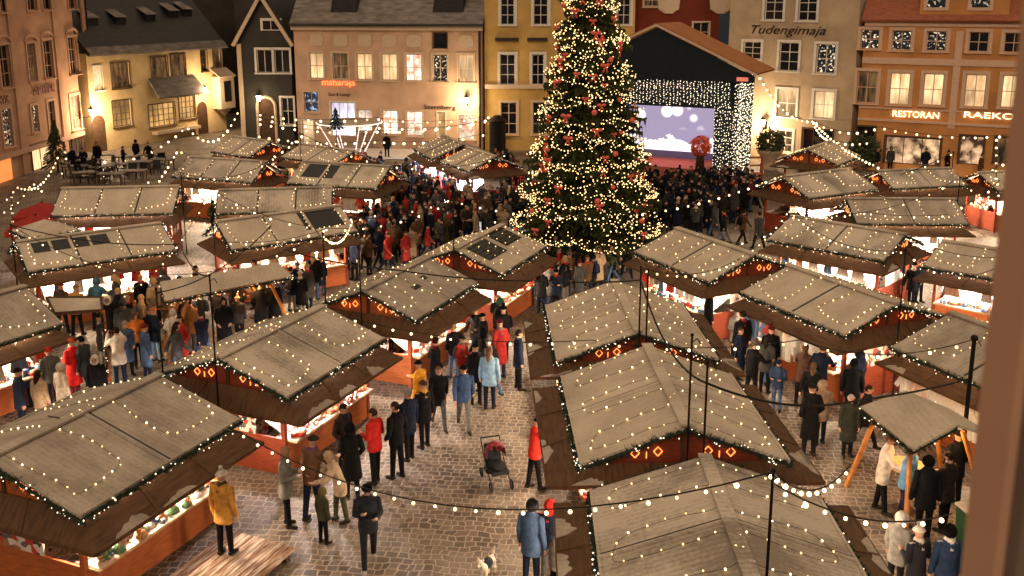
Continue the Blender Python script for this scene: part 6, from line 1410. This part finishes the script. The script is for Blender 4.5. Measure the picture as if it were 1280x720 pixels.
    # stone planter with shrub, red bench frame, dark bush, white lit board, dark kiosk
    p = G(961, 212); t = thing('planter', 'pale stone urn planted with a dark shrub right of the stage', 'planter', (p.x, p.y, 0)); b = MB(); b.rings([(0, 0, 0, .55, .55), (0, 0, .2, .45, .45), (0, 0, .5, .38, .38), (0, 0, 1.1, .75, .75), (0, 0, 1.25, .85, .85), (0, 0, 1.3, .8, .8)], 16); b.obj('urn', mat('pale_stone', (.42, .34, .22), noise=.15), t, True)
    def leafy(t_, c, r, n, m, name='foliage', ls=.16):
        b_ = MB()
        for _ in range(n):
            d = Vector((rnd.gauss(0, 1), rnd.gauss(0, 1), rnd.gauss(0, .8))).normalized()*r*rnd.uniform(.35, 1.0)**.6*rnd.uniform(.8, 1.15); q = Vector(c)+d; u = Vector((rnd.gauss(0, 1), rnd.gauss(0, 1), rnd.gauss(0, 1))).normalized(); v = u.orthogonal().normalized(); b_.poly([q-u*ls, q+v*ls*.45, q+u*ls, q-v*ls*.45])
        b_.obj(name, m, t_)
    leafy(t, (0, 0, 1.8), .95, 700, M_needle)
    p = G(1079, 214); t = thing('bush', 'dark round bush in front of the orange house corner', 'bush', (p.x, p.y, 0)); b = MB(); b.tube([(0, 0, 0), (0, 0, 1.2)], .06, 6); b.obj('stem', M_beam, t); leafy(t, (0, 0, 1.3), 1.05, 900, M_needle)
    p = G(50, 215); t = thing('shop_fir', 'dark fir tree wound with bulbs before the pink house shop', 'tree', (p.x+1.2, p.y, 0)); b = MB(); b.tube([(0, 0, 0), (0, 0, 3.2)], [.08, .02], 6); b.obj('trunk', M_beam, t)
    b = MB()
    for k in range(260):
        z = .4+2.9*rnd.random(); R_ = 1.0*(1-(z-.3)/3.1)+.08; a = rnd.uniform(0, 6.28); q = Vector((R_*cos(a)*.4, R_*sin(a)*.4, z+.1)); e_ = Vector((R_*cos(a), R_*sin(a), z-.15)); s_ = Vector((-sin(a), cos(a), 0))*.12; b.poly([q, e_-s_*.5, e_+s_*.2-Vector((0, 0, .05)), q+s_])
    b.obj('crown', M_needle, t)
    p = G(936, 226); t = thing('bench_swing', 'red wooden bench frame beside the stage curtain', 'bench', (p.x, p.y, 0), .2); rd = mat('red_brown_timber', (.28, .07, .035), noise=.2)
    for sx in (-.8, .8): b = MB(); b.box((sx-.06, -.06, 0), (sx+.06, .06, 1.5)); b.obj('post', rd, t)
    for zz in (.45, .95, 1.45): b = MB(); b.box((-.74, -.05, zz-.05), (.74, .05, zz+.05)); b.obj('rail', rd, t)
    b = MB(); b.box((-.74, -.5, .42), (.74, -.06, .47)); b.obj('seat', rd, t)
    p = G(1184, 216); t = thing('light_board', 'blank white lit board standing before the orange house', 'sign', (p.x, p.y, 0), -.2); b = MB(); b.box((-.55, -.06, .9), (.55, .06, 2.4)); b.obj('board', lampmat('white_light_board', (1.0, .93, .88), 2.4, True), t)
    for sx in (-.4, .4): b = MB(); b.box((sx-.03, -.03, 0), (sx+.03, .03, .89)); b.obj('leg', M_metal, t)
    p = G(622, 192); t = thing('advert_pillar', 'dark pillar with a cap by the yellow house', 'pillar', (p.x, p.y, 0)); b = MB(); b.rings([(0, 0, 0, .7, .7), (0, 0, .2, .6, .6), (0, 0, 2.3, .6, .6), (0, 0, 2.4, .75, .75), (0, 0, 2.8, .2, .2)], 16); b.obj('drum', M_metal, t)
    # snowy pavement strip before the wide pink house
    g_ = MB(); a, b_, c, d = G(400, 198), G(600, 200), G(604, 190), G(398, 186); top = Vector((0, 0, .12)); g_.slab([a+top, b_+top, c+top, d+top], .115); tag(g_.obj('pavement', M_snow), kind='structure')
    # paper bag
    p = G(526, 552); t = thing('paper_bag', 'brown paper bag held by the person in black with the golden scarf', 'bag', (p.x, p.y-.05, .42), .5); b = MB(); b.box((-.15, -.06, 0), (.15, .06, .36)); b.obj('sack', mat('kraft_paper', (.36, .22, .11), noise=.15), t)
    for s in (-1, 1): b = MB(); b.tube([(-.07, s*.05, .36), (-.06, s*.03, .44), (.06, s*.03, .44), (.07, s*.05, .36)], .006, 4); b.obj('handle', mat('kraft_paper', (.36, .22, .11)), t)
    # open window: the jamb of the window the picture is taken from
    d0 = ray(1205, 720); d1 = ray(1258, 0); k = 1.15; x0 = d1.x/d1.y*k
    t = thing('window_jamb', 'brown plastered jamb of the open window the view is taken from', 'window frame', (0, 0, CAM_H)); xl = atY(1277, 420, k).x; jm = mat('brown_window_reveal', (.62, .36, .24), rough=.8, noise=.1, scale=3)
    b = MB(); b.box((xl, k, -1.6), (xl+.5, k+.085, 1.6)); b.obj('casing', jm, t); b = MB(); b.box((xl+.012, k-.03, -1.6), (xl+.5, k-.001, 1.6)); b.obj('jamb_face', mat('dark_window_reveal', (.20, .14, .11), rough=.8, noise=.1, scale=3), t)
M_deck = mat('snow_dusted_planks', (.15, .08, .045), col2=(.36, .29, .23), thr=(.45, .6), scale=2.5, stretch=(1, 7, 1), rough=.8)
M_fur = mat('white_dog_fur', (.62, .54, .44), rough=.9, noise=.15, scale=20, bump=.4)
misc()
